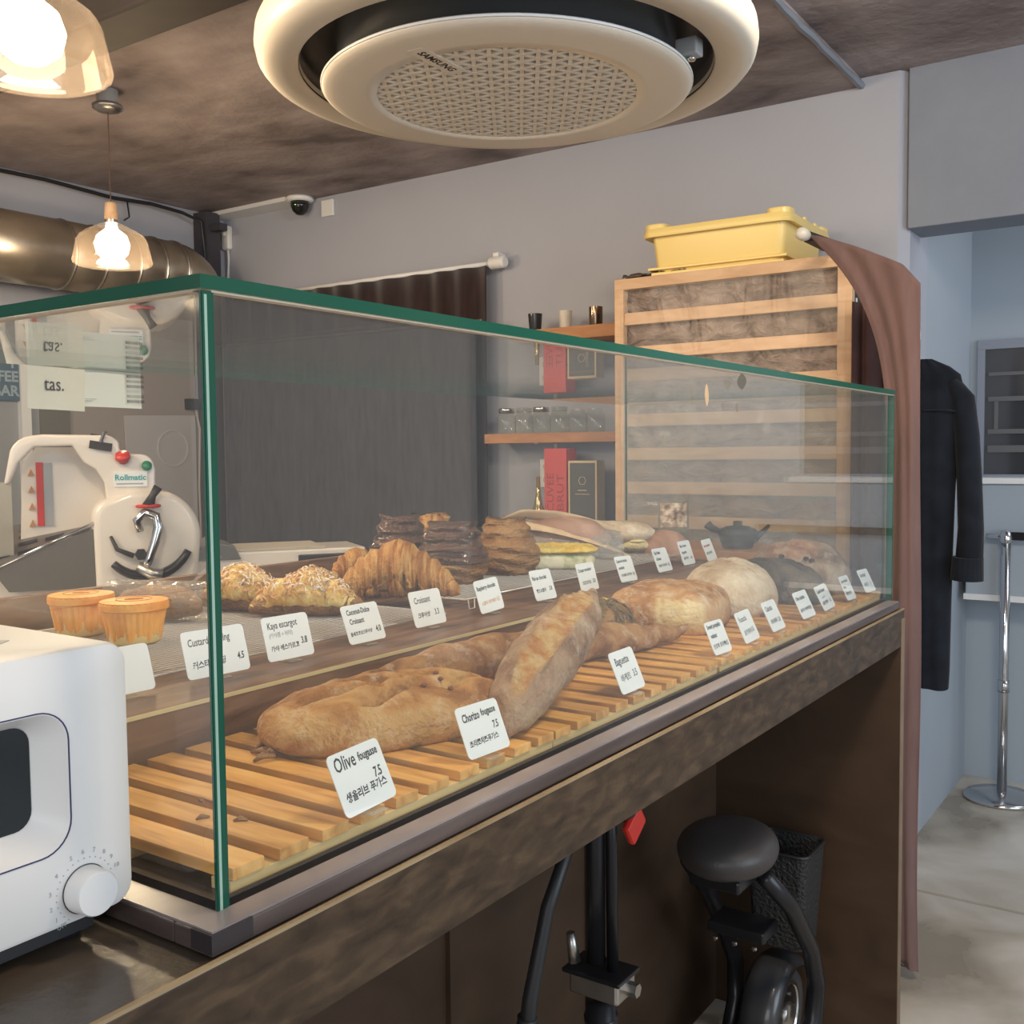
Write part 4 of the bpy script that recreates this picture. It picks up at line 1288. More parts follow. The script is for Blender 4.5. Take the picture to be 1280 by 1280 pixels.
b.build('face_panel', M['ac_white'], ac, smooth=True)
b = MB(); b.lathe([(0, dz(2.1225)), (.266, dz(2.1225)), (.266, dz(2.127)), (0, dz(2.127))], n=64); b.build('grille_backing', M['ac_back'], ac)
b = MB(); b.lathe([(.337, dz(2.1215)), (.3385, dz(2.1235)), (.3385, dz(2.126)), (.336, dz(2.1285))], n=96, closed=True)
b.build('panel_rim', M['white'], ac, smooth=True)
b = MB()
P_ = .027
Rg = .264
for d3 in range(3):
    ang = radians(60 * d3 + 4)
    Rm = Matrix.Rotation(ang, 4, 'Z')
    k = -int(Rg / P_)
    while k * P_ < Rg:
        off = k * P_
        hl = sqrt(max(Rg ** 2 - off ** 2, 0))
        if hl > .01:
            b.box((-hl, off - .0036, dz(2.1138) + .0002 * d3), (hl, off + .0036, dz(2.120)), Rm)
        k += 1
b.build('grille_lattice', M['ac_white'], ac, weld=False)
b = MB(); b.lathe([(.0, dz(2.245)), (.425, dz(2.245)), (.43, dz(2.26)), (.425, dz(2.42)), (.0, dz(2.43))], n=64); b.build('housing', M['ac_white'], ac, smooth=True)
for k in range(4):
    a = radians(45 + 90 * k)
    b = MB(); b.tube([(.38 * cos(a), .38 * sin(a), dz(2.42)), (.38 * cos(a), .38 * sin(a), 0)], .005, 8); b.build('hanging_rod', M['steel'], ac)
# the small sensor in the channel
b = MB(); b.box((.312, .055, dz(2.135)), (.352, .085, dz(2.165))); b.build('sensor_bracket', M['strap'], ac, bevel=.003)
b = MB(); b.lathe([(0, 0), (.008, .001), (.010, .004), (0, .008)], c=(.335, .070, dz(2.128)), n=16); b.build('sensor_lens', M['chrome'], ac, smooth=True)
b = MB(); b.lathe([(0, 0), (.003, 0), (.003, .002), (0, .002)], c=(.322, .078, dz(2.133)), n=12); b.build('sensor_light', M['led'], ac)
xd = Vector((-.004, .094, 0)).normalized()
_x = xd; _n = Vector((0, 0, -1)); _y = _n.cross(_x)
_m = Matrix((_x, _y, _n)).transposed().to_4x4(); _m.translation = Vector((-.447, .863, 2.1131)) - Vector(ac.location)
b = MB(); b.prism(rrect(.125, .034, .006, 3), -.006, .0002, _m); b.build('brand_patch', M['ac_white'], ac)
text('SAMSUNG', .021, Vector((-.447, .863, 2.1128)) - Vector(ac.location), xd, Vector((0, 0, -1)).cross(xd), M['ink'], ac, 'CENTER', res=2, bold=.03)

# ------------------------------------------------------------------ pendant lamps
def pendant(x, y, lb, dz=0.0):
    t = thing('pendant_lamp', lb, 'lamp', (x, y, CZ - dz), group='glass pendant lamps')
    b = MB(); b.lathe([(0, dz), (.036, dz), (.036, -.045), (0, -.045)], n=24); b.build('junction_box', M['strap'], t, smooth=False)
    b = MB(); b.lathe([(0, -.045), (.040, -.045), (.052, -.052), (.052, -.062), (.035, -.072), (.010, -.078), (0, -.078)], n=32); b.build('ceiling_rose', M['steel'], t, smooth=True)
    b = MB(); b.tube([(0, 0, -.078), (0, 0, -.39)], .0022, 6); b.build('cord', plain('brown_cord', (.12, .07, .05), .7), t)
    b = MB(); b.lathe([(0, -.385), (.016, -.385), (.020, -.390), (.024, -.445), (.0, -.445)], n=24); b.build('wooden_neck', M['rackwood'], t, smooth=True).modifiers.new('es', 'EDGE_SPLIT')
    b = MB(); b.lathe([(.022, -.445), (.024, -.446), (.024, -.456), (.022, -.457)], n=24); b.build('collar', M['steel'], t)
    prof = [(.024, -.456), (.050, -.466), (.088, -.486), (.110, -.503), (.119, -.520), (.125, -.548), (.132, -.580), (.134, -.590), (.131, -.598), (.122, -.602), (.118, -.602)]
    b = MB(); b.lathe(prof[:-1], n=48)
    o = b.build('glass_shade', M['amber_glass'], t, smooth=True)
    bm = bmesh.new(); bm.from_mesh(o.data)
    bmesh.ops.delete(bm, geom=[f for f in bm.faces if len(f.verts) > 4], context='FACES')
    bm.to_mesh(o.data); bm.free()
    b = MB(); b.lathe([(0, -.457), (.018, -.457), (.020, -.475), (.050, -.50), (.060, -.53), (.052, -.562), (.03, -.58), (0, -.585)], n=24); b.build('bulb', M['bulb'], t, smooth=True)
    return t


pendant(-2.586, 1.721, 'lit glass pendant lamp hanging far off over the kitchen')
pendant(-1.035, .495, 'lit glass pendant lamp close by at the top left corner', .022)
point('pendant_far_glow', (-2.586, 1.721, 2.10), 16, (1.0, .76, .48), .07)
point('pendant_near_glow', (-1.035, .495, 2.08), 11, (1.0, .76, .48), .07)

# ------------------------------------------------------------------ duct, camera, sensors, cables
du = thing('exhaust_duct', 'round galvanised exhaust duct running along the left wall', 'duct', (-3.52, 1.0, 2.335))
edges = [-1.6, -1.1, -.6, -.1, .35, .75, 1.1, 1.25, 1.42, 1.56, 1.68]
for i in range(len(edges) - 1):
    b = MB(); b.lathe([(.145, edges[i]), (.148, edges[i] + .004), (.148, edges[i + 1] - .004), (.145, edges[i + 1])], n=32, axis='y'); b.build('duct_section', M['duct'], du, smooth=True)
    b = MB(); b.lathe([(.148, edges[i + 1] - .006), (.153, edges[i + 1] - .003), (.153, edges[i + 1] + .003), (.148, edges[i + 1] + .006)], n=32, axis='y'); b.build('seam_ring', M['steel'], du, smooth=True)
b = MB(); pts = [(0, 1.68 + .14 * sin(a), -.14 * (1 - cos(a))) for a in [radians(x) for x in range(0, 91, 10)]] + [(0, 1.82, -.30)]
b.tube(pts, .147, 28); b.build('elbow', M['duct'], du, smooth=True)

dc = thing('dome_camera', 'small black dome security camera on the ceiling edge', 'security camera', (-3.15, 3.18, CZ - .002))
b = MB(); b.lathe([(0, 0), (.066, 0), (.070, -.012), (.060, -.022), (0, -.022)], n=32); b.build('base', M['white'], dc, smooth=True)
b = MB(); b.lathe([(.046, -.022), (.045, -.045), (.036, -.068), (.018, -.084), (0, -.088)], n=32); b.build('dome', plain('black_dome', (.015, .015, .015), .08), dc, smooth=True)
b = MB(); b.lathe([(0, 0), (.004, .001), (0, .003)], c=(.012, -.043, -.045), n=10); b.build('light', M['led'], dc)
b = MB(); b.box((-3.06, 3.235, 2.635), (-2.98, 3.249, 2.715)); tag(b.build('cable_plate', M['white'], bevel=.003), 'square cream cover plate right of the dome camera', 'cover plate')

ms = thing('motion_sensor', 'white wall motion sensor in the corner below the ceiling', 'sensor', (-3.755, 3.249, 2.56))
b = MB(); b.box((-.030, -.035, -.005), (.030, 0, .12)); b.build('housing', M['white'], ms, bevel=.012, seg=4)
b = MB(); b.lathe([(0, 0), (.016, 0), (.010, .009), (0, .012)], c=(0, -.035, .075), n=16, axis='y')
for v in b.v: v.y = -.035 - (v.y + .035)
b.build('lens', plain('milky_lens', (.7, .68, .62), .3), ms, smooth=True)
b = MB(); b.tube([(0, -.012, 0), (.004, -.012, -.05), (-.012, -.006, -.14), (-.02, -.004, -.22)], .007, 8); b.build('cable', M['white'], ms, smooth=True)

cb_ = MB((-3.74, 2, 2.7))
cpts = [(-3.76, .5, 2.715), (-3.76, 1.6, 2.70), (-3.76, 2.2, 2.712), (-3.75, 2.55, 2.695), (-3.74, 2.75, 2.705), (-3.72, 2.92, 2.69), (-3.70, 3.02, 2.66), (-3.69, 3.03, 2.5), (-3.69, 3.03, 2.35)]
cb_.tube(cpts, .009, 8)
cb_.tube([(-3.75, 2.62, 2.69), (-3.75, 2.63, 2.62), (-3.75, 2.60, 2.60)], .004, 6)
o = cb_.build('power_cable', M['black'], smooth=True); o.location = (-3.74, 2, 2.7)
tag(o, 'black power cable sagging along the left wall under the ceiling', 'cable')

# coffee bar sign at the far left
sg = thing('wall_sign', 'slate blue sign with big pale letters at the left edge', 'sign', (-3.76, 1.75, 1.70))
b = MB(sg.location); b.box((-3.765, 1.50, 1.712), (-3.750, 2.047, 1.93)); b.build('board', M['navysign'], sg)
for s_, z in (('P', 1.875), ('COFFEE', 1.815), ('BAR', 1.752)):
    text(s_, .064, Vector((-3.749, 2.035, z)) - Vector(sg.location), (0, 1, 0), (0, 0, 1), M['signtext'], sg, 'RIGHT', ext=.0006, res=2, bold=.03)

# pale plastic panel with a round opening on the left wall
b = MB((-3.77, 2.75, 1.3))
hole = [(.46 + .105 * cos(2 * pi * k / 40) * 1.0, .42 + .105 * sin(2 * pi * k / 40)) for k in range(40)]
b.prism([(2.60, 1.02), (3.0, 1.02), (3.0, 1.67), (2.58, 1.66)], -3.775, -3.765, Matrix(((0, 0, 1, 0), (1, 0, 0, 0), (0, 1, 0, 0), (0, 0, 0, 1))))
wp = b.build('wall_panel', plain('pale_grey_panel', (.50, .47, .46), .5)); wp.location = (-3.77, 2.75, 1.3)
tag(wp, 'pale grey plastic panel behind the dough sheeter', 'panel')
b = MB(); b.lathe([(.088, 0), (.088, .004), (.094, .004), (.094, 0)], c=(.006, .105, .20), n=40, axis='x', closed=True); b.build('round_outline', plain('panel_line', (.58, .55, .53), .5), wp)
b = MB(); b.box((-3.78, 2.945, 1.70), (-3.74, 3.03, 1.755)); o = b.build('socket_box', M['black'], bevel=.003); tag(o, 'black socket box high on the left wall beside the glass edge', 'socket')
b = MB(); b.tube([(-3.76, 3.0, 1.70), (-3.755, 3.02, 1.6), (-3.76, 3.01, 1.3), (-3.765, 3.02, .9)], .006, 6); o = b.build('wall_cable', plain('beige_cable', (.45, .36, .28), .6), smooth=True); tag(o, 'thin beige cable running down the left wall from the socket box', 'cable')

# ------------------------------------------------------------------ dark curtain with white rod
ct = thing('dark_curtain', 'dark brown curtain hanging from a white rod on the far wall', 'curtain', (-2.8, 3.2, 2.27))
O = ct.location


def curt(x0, x1, z0, z1, y, amp, per, seed):
    def f(u, v):
        x = x0 + (x1 - x0) * u
        z = z0 + (z1 - z0) * v
        yy = y + amp * (.55 + .45 * (1 - v)) * (sin(x * per + .6 * sin(x * 9 + seed)) + .5 * noise.noise(Vector((x * 14, z * 1.5, seed))))
        return Vector((x, yy, z))
    return f


b = MB(O); b.grid(curt(-3.70, -2.01, .25, 2.275, 3.175, .018, 42, 1), 220, 16); b.build('fabric', M['darkcurt'], ct, smooth=True, solid=.002)
b = MB(O); b.tube([(-3.70, 3.19, 2.285), (-1.93, 3.19, 2.285)], .010, 12); b.build('rod', M['white'], ct, smooth=True)
b = MB(O); b.lathe([(0, 0), (.024, 0), (.027, .006), (.027, .07), (.022, .078), (0, .078)], c=(-2.0, 3.19, 2.285), n=20, axis='x'); b.build('rod_end', M['white'], ct, smooth=True).modifiers.new('es', 'EDGE_SPLIT')
b = MB(O); b.box((-1.99, 3.19, 2.27), (-1.96, 3.249, 2.33)); b.build('bracket', M['white'], ct, bevel=.004)
c2 = thing('navy_curtain', 'charcoal blue curtain panel hanging in front of the dark one', 'curtain', (-2.55, 3.1, 2.0))
b = MB(c2.location); b.grid(curt(-3.66, -2.02, .25, 2.02, 3.10, .012, 17, 6), 160, 12); b.build('fabric', M['navycurt'], c2, smooth=True, solid=.002)
b = MB(c2.location); b.tube([(-3.70, 3.10, 2.03), (-1.99, 3.10, 2.03)], .006, 8); b.build('wire', M['steel'], c2)

# ------------------------------------------------------------------ wall shelves with cups and jars
def shelf(x0, x1, z0, z1, lb):
    t = thing('wall_shelf', lb, 'shelf', ((x0 + x1) / 2, 3.249, z0))
    b = MB(t.location); b.box((x0, 3.07, z0), (x1, 3.249, z1)); b.build('board', M['shelf'], t, bevel=.001)
    for x in (x0 + .25, x1 - .2):
        b = MB(t.location); b.box((x - .008, 3.09, z0 - .004), (x + .008, 3.249, z0)); b.box((x - .008, 3.245, z0 - .10), (x + .008, 3.249, z0)); b.build('bracket', M['white'], t)
    return t


shelf(-1.80, -1.05, 1.915, 1.965, 'upper wooden wall shelf carrying three cups')
shelf(-1.958, -1.05, 1.500, 1.540, 'lower wooden wall shelf carrying glass jars')
cups = [(-1.722, M['bushcup'], 'black glazed cup, left on the upper shelf', .030, .070, .024), (-1.575, M['beigecup'], 'beige ceramic cup between the two dark cups', .028, .070, .023), (-1.432, M['bronze'], 'shiny bronze tumbler on the upper shelf next to the rack', .028, .074, .026)]
for x, m_, lb, r, h, rb in cups:
    b = MB(); b.lathe([(0, 0), (rb, 0), (rb + .001, .004), (r, h), (r - .002, h), (rb - .002, .006), (0, .006)], n=28)
    o = b.build('cup', m_, smooth=True); o.location = (x, 3.115, 1.9655); tag(o, lb, 'cup', 'cups on the upper shelf')
    o.modifiers.new('es', 'EDGE_SPLIT').split_angle = radians(50)
for i, x in enumerate((-1.875, -1.785, -1.70, -1.61, -1.52, -1.44)):
    lb = ['clear glass jar at the left end of the lower shelf', 'clear glass jar second from left on the lower shelf', 'clear glass jar third from left on the lower shelf', 'clear glass jar fourth from left on the lower shelf', 'clear lidless glass jar fifth from left on the lower shelf', 'clear lidless glass jar beside the rack on the lower shelf'][i]
    t = thing('glass_jar', lb, 'jar', (x, 3.12, 1.5405), group='glass jars on the lower shelf')
    b = MB(); b.lathe([(0, 0), (.036, 0), (.040, .005), (.040, .070), (.030, .084), (.030, .094)], n=28)
    o = b.build('jar_body', M['jar_glass'], t, smooth=True)
    bm = bmesh.new(); bm.from_mesh(o.data)
    top = [f for f in bm.faces if len(f.verts) > 4 and f.calc_center_median().z > .09]
    bmesh.ops.delete(bm, geom=top, context='FACES'); bm.to_mesh(o.data); bm.free()
    if i < 4:
        b = MB(); b.lathe([(0, .108), (.032, .108), (.034, .105), (.034, .088), (.031, .088), (.031, .104), (0, .104)], n=28); b.build('lid', M['jar_glass'] if i % 2 else M['chrome'], t, smooth=True)
# outlet
ol = thing('wall_outlet', 'white double wall outlet below the lower shelf', 'outlet', (-1.745, 3.249, 1.37))
b = MB(); b.box((-.040, -.012, -.062), (.040, 0, .062)); b.build('plate', M['white'], ol, bevel=.004)
for z in (-.028, .028):
    b = MB(); b.lathe([(.018, -.012), (.018, -.014), (.020, -.014), (.020, -.012)], c=(0, 0, z), n=24, axis='y', closed=True)
    b.lathe([(0, -.0125), (.003, -.0125), (.003, -.014), (0, -.014)], c=(-.006, 0, z + .006), n=8, axis='y'); b.lathe([(0, -.0125), (.003, -.0125), (.003, -.014), (0, -.014)], c=(.006, 0, z - .006), n=8, axis='y')
    b.build('socket', M['ink_grey'], ol)
# red and grey boxes on a back worktop
wt = thing('kitchen_worktop', 'kitchen worktop along the far wall under the shelves', 'worktop', (-1.9, 3.0, 0))
b = MB(wt.location); b.box((-2.0, 2.85, 1.10), (-1.13, 3.248, 1.14)); b.build('top', M['steel'], wt)
b = MB(wt.location); b.box((-1.98, 2.88, 0), (-1.14, 3.24, 1.10)); b.build('cabinet', M['greydoor'], wt)
rb = thing('wine_box', 'tall red box with CUVEE BRUT lettering on the back worktop', 'box', (-1.595, 3.10, 1.1405))
b = MB(); b.box((-.053, -.04, 0), (.053, .04, .335)); b.build('carton', M['redbox'], rb, bevel=.001)
text('CUVEE', .046, (-.022, -.041, .155), (0, 0, 1), (-1, 0, 0), M['ink_red'], rb, 'CENTER', res=2, sx=1.15)
text('BRUT', .046, (.026, -.041, .155), (0, 0, 1), (-1, 0, 0), M['ink_red'], rb, 'CENTER', res=2, sx=1.35)
text('DIDER', .022, (.0, -.041, .045), (1, 0, 0), (0, 0, 1), M['ink_red'], rb, 'CENTER', res=2)
gb = thing('whisky_box', 'charcoal box with a pale gold border and the number 10 beside the red box', 'box', (-1.455, 3.07, 1.1405))
b = MB(); b.box((-.066, -.03, 0), (.066, .035, .285)); b.build('carton', M['gold'], gb, bevel=.001)
b = MB(); b.box((-.058, -.0315, 0), (.058, -.029, .276)); b.build('front_sheet', M['greybox'], gb)
text('10', .036, (-.004, -.0325, .036), (1, 0, 0), (0, 0, 1), M['card'], gb, 'CENTER', res=3)
b = MB(); b.lathe([(.016, -.0315), (.016, -.033), (.018, -.033), (.018, -.0315)], c=(0, 0, .205), n=6, axis='y', closed=True); b.box((-.02, -.033, .165), (.02, -.0315, .168)); b.box((-.032, -.033, .150), (.032, -.0315, .152)); b.build('emblem', M['gold'], gb)
# gold glass vase-like bottle left of the red box
b = MB(); b.lathe([(0, 0), (.030, 0), (.038, .02), (.034, .06), (.018, .10), (.010, .15), (.008, .22), (0, .22)], n=24)
o = b.build('glass_bottle', plain('gold_glass', (.42, .33, .15), .08, .6), smooth=True); o.location = (-1.672, 3.05, 1.1405); tag(o, 'small golden glass bottle left of the red box', 'bottle')
# plates
for i, (z, r, m_, lb) in enumerate(((1.1405, .085, M['beigecup'], 'pale plate at the bottom of the small stack under the shelf'), (1.1525, .070, M['plate_g'], 'dark green dish resting on the pale plate'))):
    b = MB(); b.lathe([(0, 0), (r * .6, 0), (r, .010), (r, .012 + .006 * i), (r * .6, .005 + .018 * i), (0, .004 + .02 * i)], n=32)
    o = b.build('plate', m_, smooth=True); o.location = (-1.80, 3.0, z); tag(o, lb, 'plate')
b = MB(); b.tube([(0, 0, 0), (.004, -.005, .15), (.0, 0, .42)], [.006, .007, .004], 8, flat=.5)
o = b.build('kitchen_knife', M['rackwood'], smooth=True); o.location = (-1.245, 3.0, 1.1405); tag(o, 'thin wooden rolling stick standing left of the bread rack', 'tool')

# ------------------------------------------------------------------ proofing rack
rk = thing('proofing_rack', 'tall beech slatted proofing rack wrapped in clear plastic film', 'rack', (-.70, 2.95, 0))
RX0, RX1, RY0, RY1, RZT = -1.12, -.295, 2.70, 3.22, 2.06
o_ = rk.location
for (x0, x1, y0, y1) in ((RX0, RX0 + .035, RY0, RY0 + .03), (RX1 - .045, RX1, RY0, RY0 + .03), (RX0, RX0 + .035, RY1 - .03, RY1), (RX1 - .045, RX1, RY1 - .03, RY1)):
    b = MB(o_); b.box((x0, y0, 0), (x1, y1, RZT)); b.build('post', M['rackwood'], rk, bevel=.002)
b = MB(o_); b.box((RX0, RY0 - .001, RZT - .038), (RX1 - .045, RY0 + .029, RZT)); b.build('top_rail', M['rackwood'], rk, bevel=.002)
b = MB(o_); b.box((RX0, RY0 + .03, RZT - .015), (RX1, RY1, RZT)); b.build('top_board', M['rackwood'], rk)
z = 1.942
while z > .25:
    b = MB(o_); b.box((RX0 + .035, RY0 + .006, z - .042), (RX1 - .045, RY0 + .024, z)); b.build('slat', M['rackwood'], rk, bevel=.002)
    z -= .1175
b = MB(o_); b.grid(lambda u, v: Vector((RX0 + .03 + (RX1 - RX0 - .07) * u, RY0 + .040 + .012 * noise.noise(Vector((u * 9, v * 22, 0))) + .006 * noise.noise(Vector((u * 24, v * 60, 3))), .1 + (RZT - .13) * v)), 70, 130)
b.build('crumpled_lining', M['foil'], rk, smooth=True)
b = MB(o_); b.grid(lambda u, v: Vector((RX0 + .025 + (RX1 - RX0 - .045) * u, RY0 - .006 + .004 * noise.noise(Vector((u * 7 + v * 5, v * 9, 0))), .1 + (RZT - .14) * v)), 50, 90)
b.build('plastic_film', M['film'], rk, smooth=True)
b = MB(o_)
b.box((RX1 - .006, RY0 + .03, .1), (RX1 - .002, RY1 - .03, RZT - .02))
b.build('side_lining', M['black'], rk)
b = MB(o_)
z = 1.98
while z > 1.2:
    b.box((RX1 - .0015, RY0 + .045, z - .012), (RX1 + .0005, RY0 + .056, z)); z -= .026
b.build('side_vents', M['white'], rk)  # white bars paint in light showing through the side gaps
b = MB(o_); b.grid(lambda u, v: Vector((RX0 + .035 + (RX1 - RX0 - .075) * u, RY0 - .016 + .008 * noise.noise(Vector((u * 16 + v * 14, v * 5 - u * 3, 4))), .1 + 1.60 * v - .02 * u)), 70, 60)
b.build('loose_film_fold', M['film2'], rk, smooth=True)
# crumpled cloth at the rack's top left
b = MB(); b.grid(lambda u, v: Vector((-.12 + .24 * u, -.04 + .08 * v, .012 + .022 * abs(noise.noise(Vector((u * 7, v * 5, 2)))) * 2 * (1 - abs(v - .5)))), 24, 12)
o = b.build('crumpled_bag', plain('dark_crumpled_bag', (.09, .075, .055), .5, bump=.5), smooth=True, solid=.003); o.location = (-1.0, 2.80, RZT + .001); tag(o, 'dark crumpled bag on the rack top left of the crate', 'bag')

# yellow crate
cr_ = thing('yellow_crate', 'yellow plastic storage crate lying on top of the proofing rack', 'crate', (-.775, 2.97, RZT + .016), radians(1.5))
w2, d2 = .245, .215
b = MB()
outr = [(w2 - .022, d2 - .02, 0), (w2 - .02, d2 - .018, .006), (w2 - .006, d2 - .006, .118), (w2 - .009, d2 - .009, .118), (w2 - .024, d2 - .022, .008)]
rr = [[(p[0], p[1], z_) for p in rrect(2 * a, 2 * c, .03, 5)] for a, c, z_ in outr]
n = len(rr[0]); vs = [v for r_ in rr for v in r_]; fs = []
for i in range(len(rr) - 1):
    for k in range(n):
        k2 = (k + 1) % n; fs.append((i * n + k, i * n + k2, (i + 1) * n + k2, (i + 1) * n + k))
fs.append(tuple(range(n))); fs.append(tuple((len(rr) - 1) * n + k for k in range(n)))
b.add(vs, fs); b.build('tub', M['yellow'], cr_, smooth=True).modifiers.new('es', 'EDGE_SPLIT').split_angle = radians(40)
b = MB()
prof = [(w2 - .004, d2 - .004, .112), (w2 + .016, d2 + .016, .108), (w2 + .020, d2 + .020, .118), (w2 + .014, d2 + .014, .134), (w2 - .004, d2 - .004, .136), (w2 - .012, d2 - .012, .130)]
rr = [[(p[0], p[1], z_) for p in rrect(2 * a, 2 * c, .035, 6)] for a, c, z_ in prof]
n = len(rr[0]); vs = [v for r_ in rr for v in r_]; fs = []
for i in range(len(rr)):
    j = (i + 1) % len(rr)
    for k in range(n):
        k2 = (k + 1) % n; fs.append((i * n + k, i * n + k2, j * n + k2, j * n + k))
b.add(vs, fs); b.build('rim', M['yellow'], cr_, smooth=True).modifiers.new('es', 'EDGE_SPLIT').split_angle = radians(45)
for sx in (-1, 1):
    for sy in (-1, 1):
        b = MB(); cx, cy = sx * (w2 - .028), sy * (d2 - .028)
        b.prism([(cx + p[0], cy + p[1]) for p in rrect(.082, .082, .03, 5)], .126, .149); b.build('corner_lug', M['yellow'], cr_, bevel=.004)
for sy in (-1, 1):
    b = MB(); b.box((w2 + .002, sy * .06 - .012, .128), (w2 + .016, sy * .06 + .012, .142)); b.build('rim_notch', M['yellow'], cr_, bevel=.003)
b = MB(); b.box((-w2 + .01, -d2 + .006, -.008), (w2 - .01, d2 - .006, .003)); b.box((-w2 - .002, -d2 + .004, .010), (w2 + .0, d2 - .004, .018)); b.build('base_ridge', M['yellow'], cr_, bevel=.002)

cr_.scale = (1, 1, 1.12)
# ------------------------------------------------------------------ brown curtain over a black rod with a pale knob
rod = thing('curtain_rod', 'black rod with a pale knob resting on the rack top', 'rod', (-.335, 2.6, 2.085), 0)
b = MB(rod.location); b.tube([(-.345, 2.43, 2.073), (-.335, 2.80, 2.088), (-.33, 3.2, 2.09)], .013, 12); b.build('bar', M['black'], rod, smooth=True)
b = MB(rod.location); b.lathe([(0, 0), (.012, .002), (.019, .014), (.019, .03), (.015, .05), (.012, .062)], c=(-.347, 2.375, 2.072), n=20, axis='y'); b.build('knob', plain('pale_knob', (.62, .58, .50), .35), rod, smooth=True)
b = MB(rod.location); b.box((-.36, 2.44, 2.058), (-.325, 2.62, 2.072)); b.build('clamp', M['black'], rod, bevel=.003)

bc = thing('brown_curtain', 'brown linen curtain draped from the rack top down to the floor', 'curtain', (-.1, 2.37, 0))


def drape(u, v):
    """u across from the free left edge to the right edge, v from floor (0) to top (1)"""
    z = 2.075 * v
    # left edge: bows from the rod end down behind the counter end
    tt = max(0, (z - 1.35) / .725)
    xl = -.112 - .233 * tt ** 3.3 + .01 * (1 - v)
    xr = -.002 - .022 * v
    ztop = 2.075 - .145 * u ** 1.25 - (.05 * max(0, u - .86) / .14) ** 1 * .6
    zz = ztop * v if v < 1 else ztop
    fold = .013 * sin(u * 7 + .8 * sin(zz * 2)) * (1 - .75 * tt) + .004 * sin(u * 19 + 2)
    x = xl + (xr - xl) * u + .006 * sin(zz * 5 + u * 3) * (1 - v)
    y = 2.385 + fold + .05 * (1 - u) * tt - .03 * (1 - v)
    return Vector((x, y, max(.03 + .05 * (1 - u) * (1 if u > .35 else -.2), zz) if v < .02 else zz)) - Vector((-.1, 2.37, 0))


b = MB(); b.grid(drape, 46, 90); b.build('fabric', M['curtain'], bc, smooth=True, solid=.003)
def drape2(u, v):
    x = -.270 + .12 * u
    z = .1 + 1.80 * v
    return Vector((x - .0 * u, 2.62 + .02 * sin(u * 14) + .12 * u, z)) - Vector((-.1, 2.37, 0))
b = MB(); b.grid(drape2, 30, 20); b.build('inner_fold', fabric('shaded_brown_linen', (.060, .026, .022)), bc, smooth=True, solid=.003)  # darker copy of the curtain linen, shade painted into its colour

# ------------------------------------------------------------------ black long shirt hanging behind the curtain
sh = thing('black_shirt', 'black long-sleeved work shirt hanging beside the brown curtain', 'shirt', (-.15, 3.12, 1.74))
prof_r = [(1.76, -.16), (1.745, -.12), (1.715, -.07), (1.69, -.050), (1.62, -.058), (1.50, -.062), (1.30, -.070), (1.10, -.075), (.90, -.078), (.72, -.080), (.66, -.083)]


def intp(z, P):
    for (z1, x1), (z2, x2) in zip(P, P[1:]):
        if z <= z1 and z >= z2:
            return x1 + (x2 - x1) * (z1 - z) / (z1 - z2)
    return P[-1][1]


def torso(u, v):
    a = 2 * pi * u
    z = .66 + (1.755 - .66) * v
    xr = intp(z, prof_r)
    cx = -.172
    hw = xr - cx
    dpt = .055 * (1 - .6 * max(0, (v - .85) / .15))
    return Vector((cx + hw * cos(a), 3.10 + dpt * sin(a) + .0025 * sin(cos(a) * 13 + z * 3), z + (.004 * sin(a * 3) if v < .05 else 0))) - sh.location


b = MB(); b.grid(torso, 64, 40); b.build('body', M['shirt'], sh, smooth=True)
slv = [(-.085, 3.10, 1.675), (-.050, 3.10, 1.62), (-.036, 3.095, 1.50), (-.026, 3.09, 1.36), (-.018, 3.085, 1.20), (-.022, 3.085, 1.08)]
b = MB(sh.location); b.tube(slv, [.030, .042, .045, .045, .046, .050], 20, flat=.85); b.build('sleeve', M['shirt'], sh, smooth=True)
b = MB(sh.location); b.tube([(-.026, 3.083, 1.105), (-.028, 3.083, 1.03)], [.056, .060], 20, flat=.85); b.build('rolled_cuff', M['shirt'], sh, smooth=False)
b = MB(sh.location); b.tube([(-.16, 3.035, 1.585), (-.09, 3.04, 1.585), (-.065, 3.06, 1.58)], .0022, 6); b.build('yoke_seam', M['black'], sh)
b = MB(sh.location); b.tube([(-.19, 3.10, 1.75), (-.19, 3.11, 1.85), (-.24, 3.19, 1.87), (-.31, 3.252, 1.86)], .004, 6); b.build('hanger_hook', M['steel'], sh)

# ------------------------------------------------------------------ stanchion
st = thing('chrome_stanchion', 'chrome stanchion post on a round base in the recess', 'stanchion', (-.072, 4.209 - .1, 0))
b = MB(); b.lathe([(0, 0), (.145, 0), (.150, .008), (.14, .018), (.03, .035), (0, .035)], n=48); b.build('base', M['chrome'], st, smooth=True)
b = MB(); b.tube([(0, 0, .03), (0, 0, 1.09)], .019, 20); b.build('post', M['chrome'], st, smooth=True)
b = MB(); b.tube([(0, 0, .45), (0, 0, .50)], .023, 20); b.build('collar', M['chrome'], st, smooth=True)
b = MB(); b.lathe([(0, 1.07), (.024, 1.07), (.026, 1.085), (.020, 1.12), (0, 1.125)], n=20); b.build('cap', M['chrome'], st, smooth=True)
b = MB(); b.tube([(-.075, 0, 1.095), (.02, 0, 1.095)], .011, 10); b.build('belt_hook', M['chrome'], st, smooth=True)
b = MB(); b.box((.015, -.008, 1.082), (1.2, .008, 1.115)); b.build('belt', M['blackm'], st, bevel=.002)

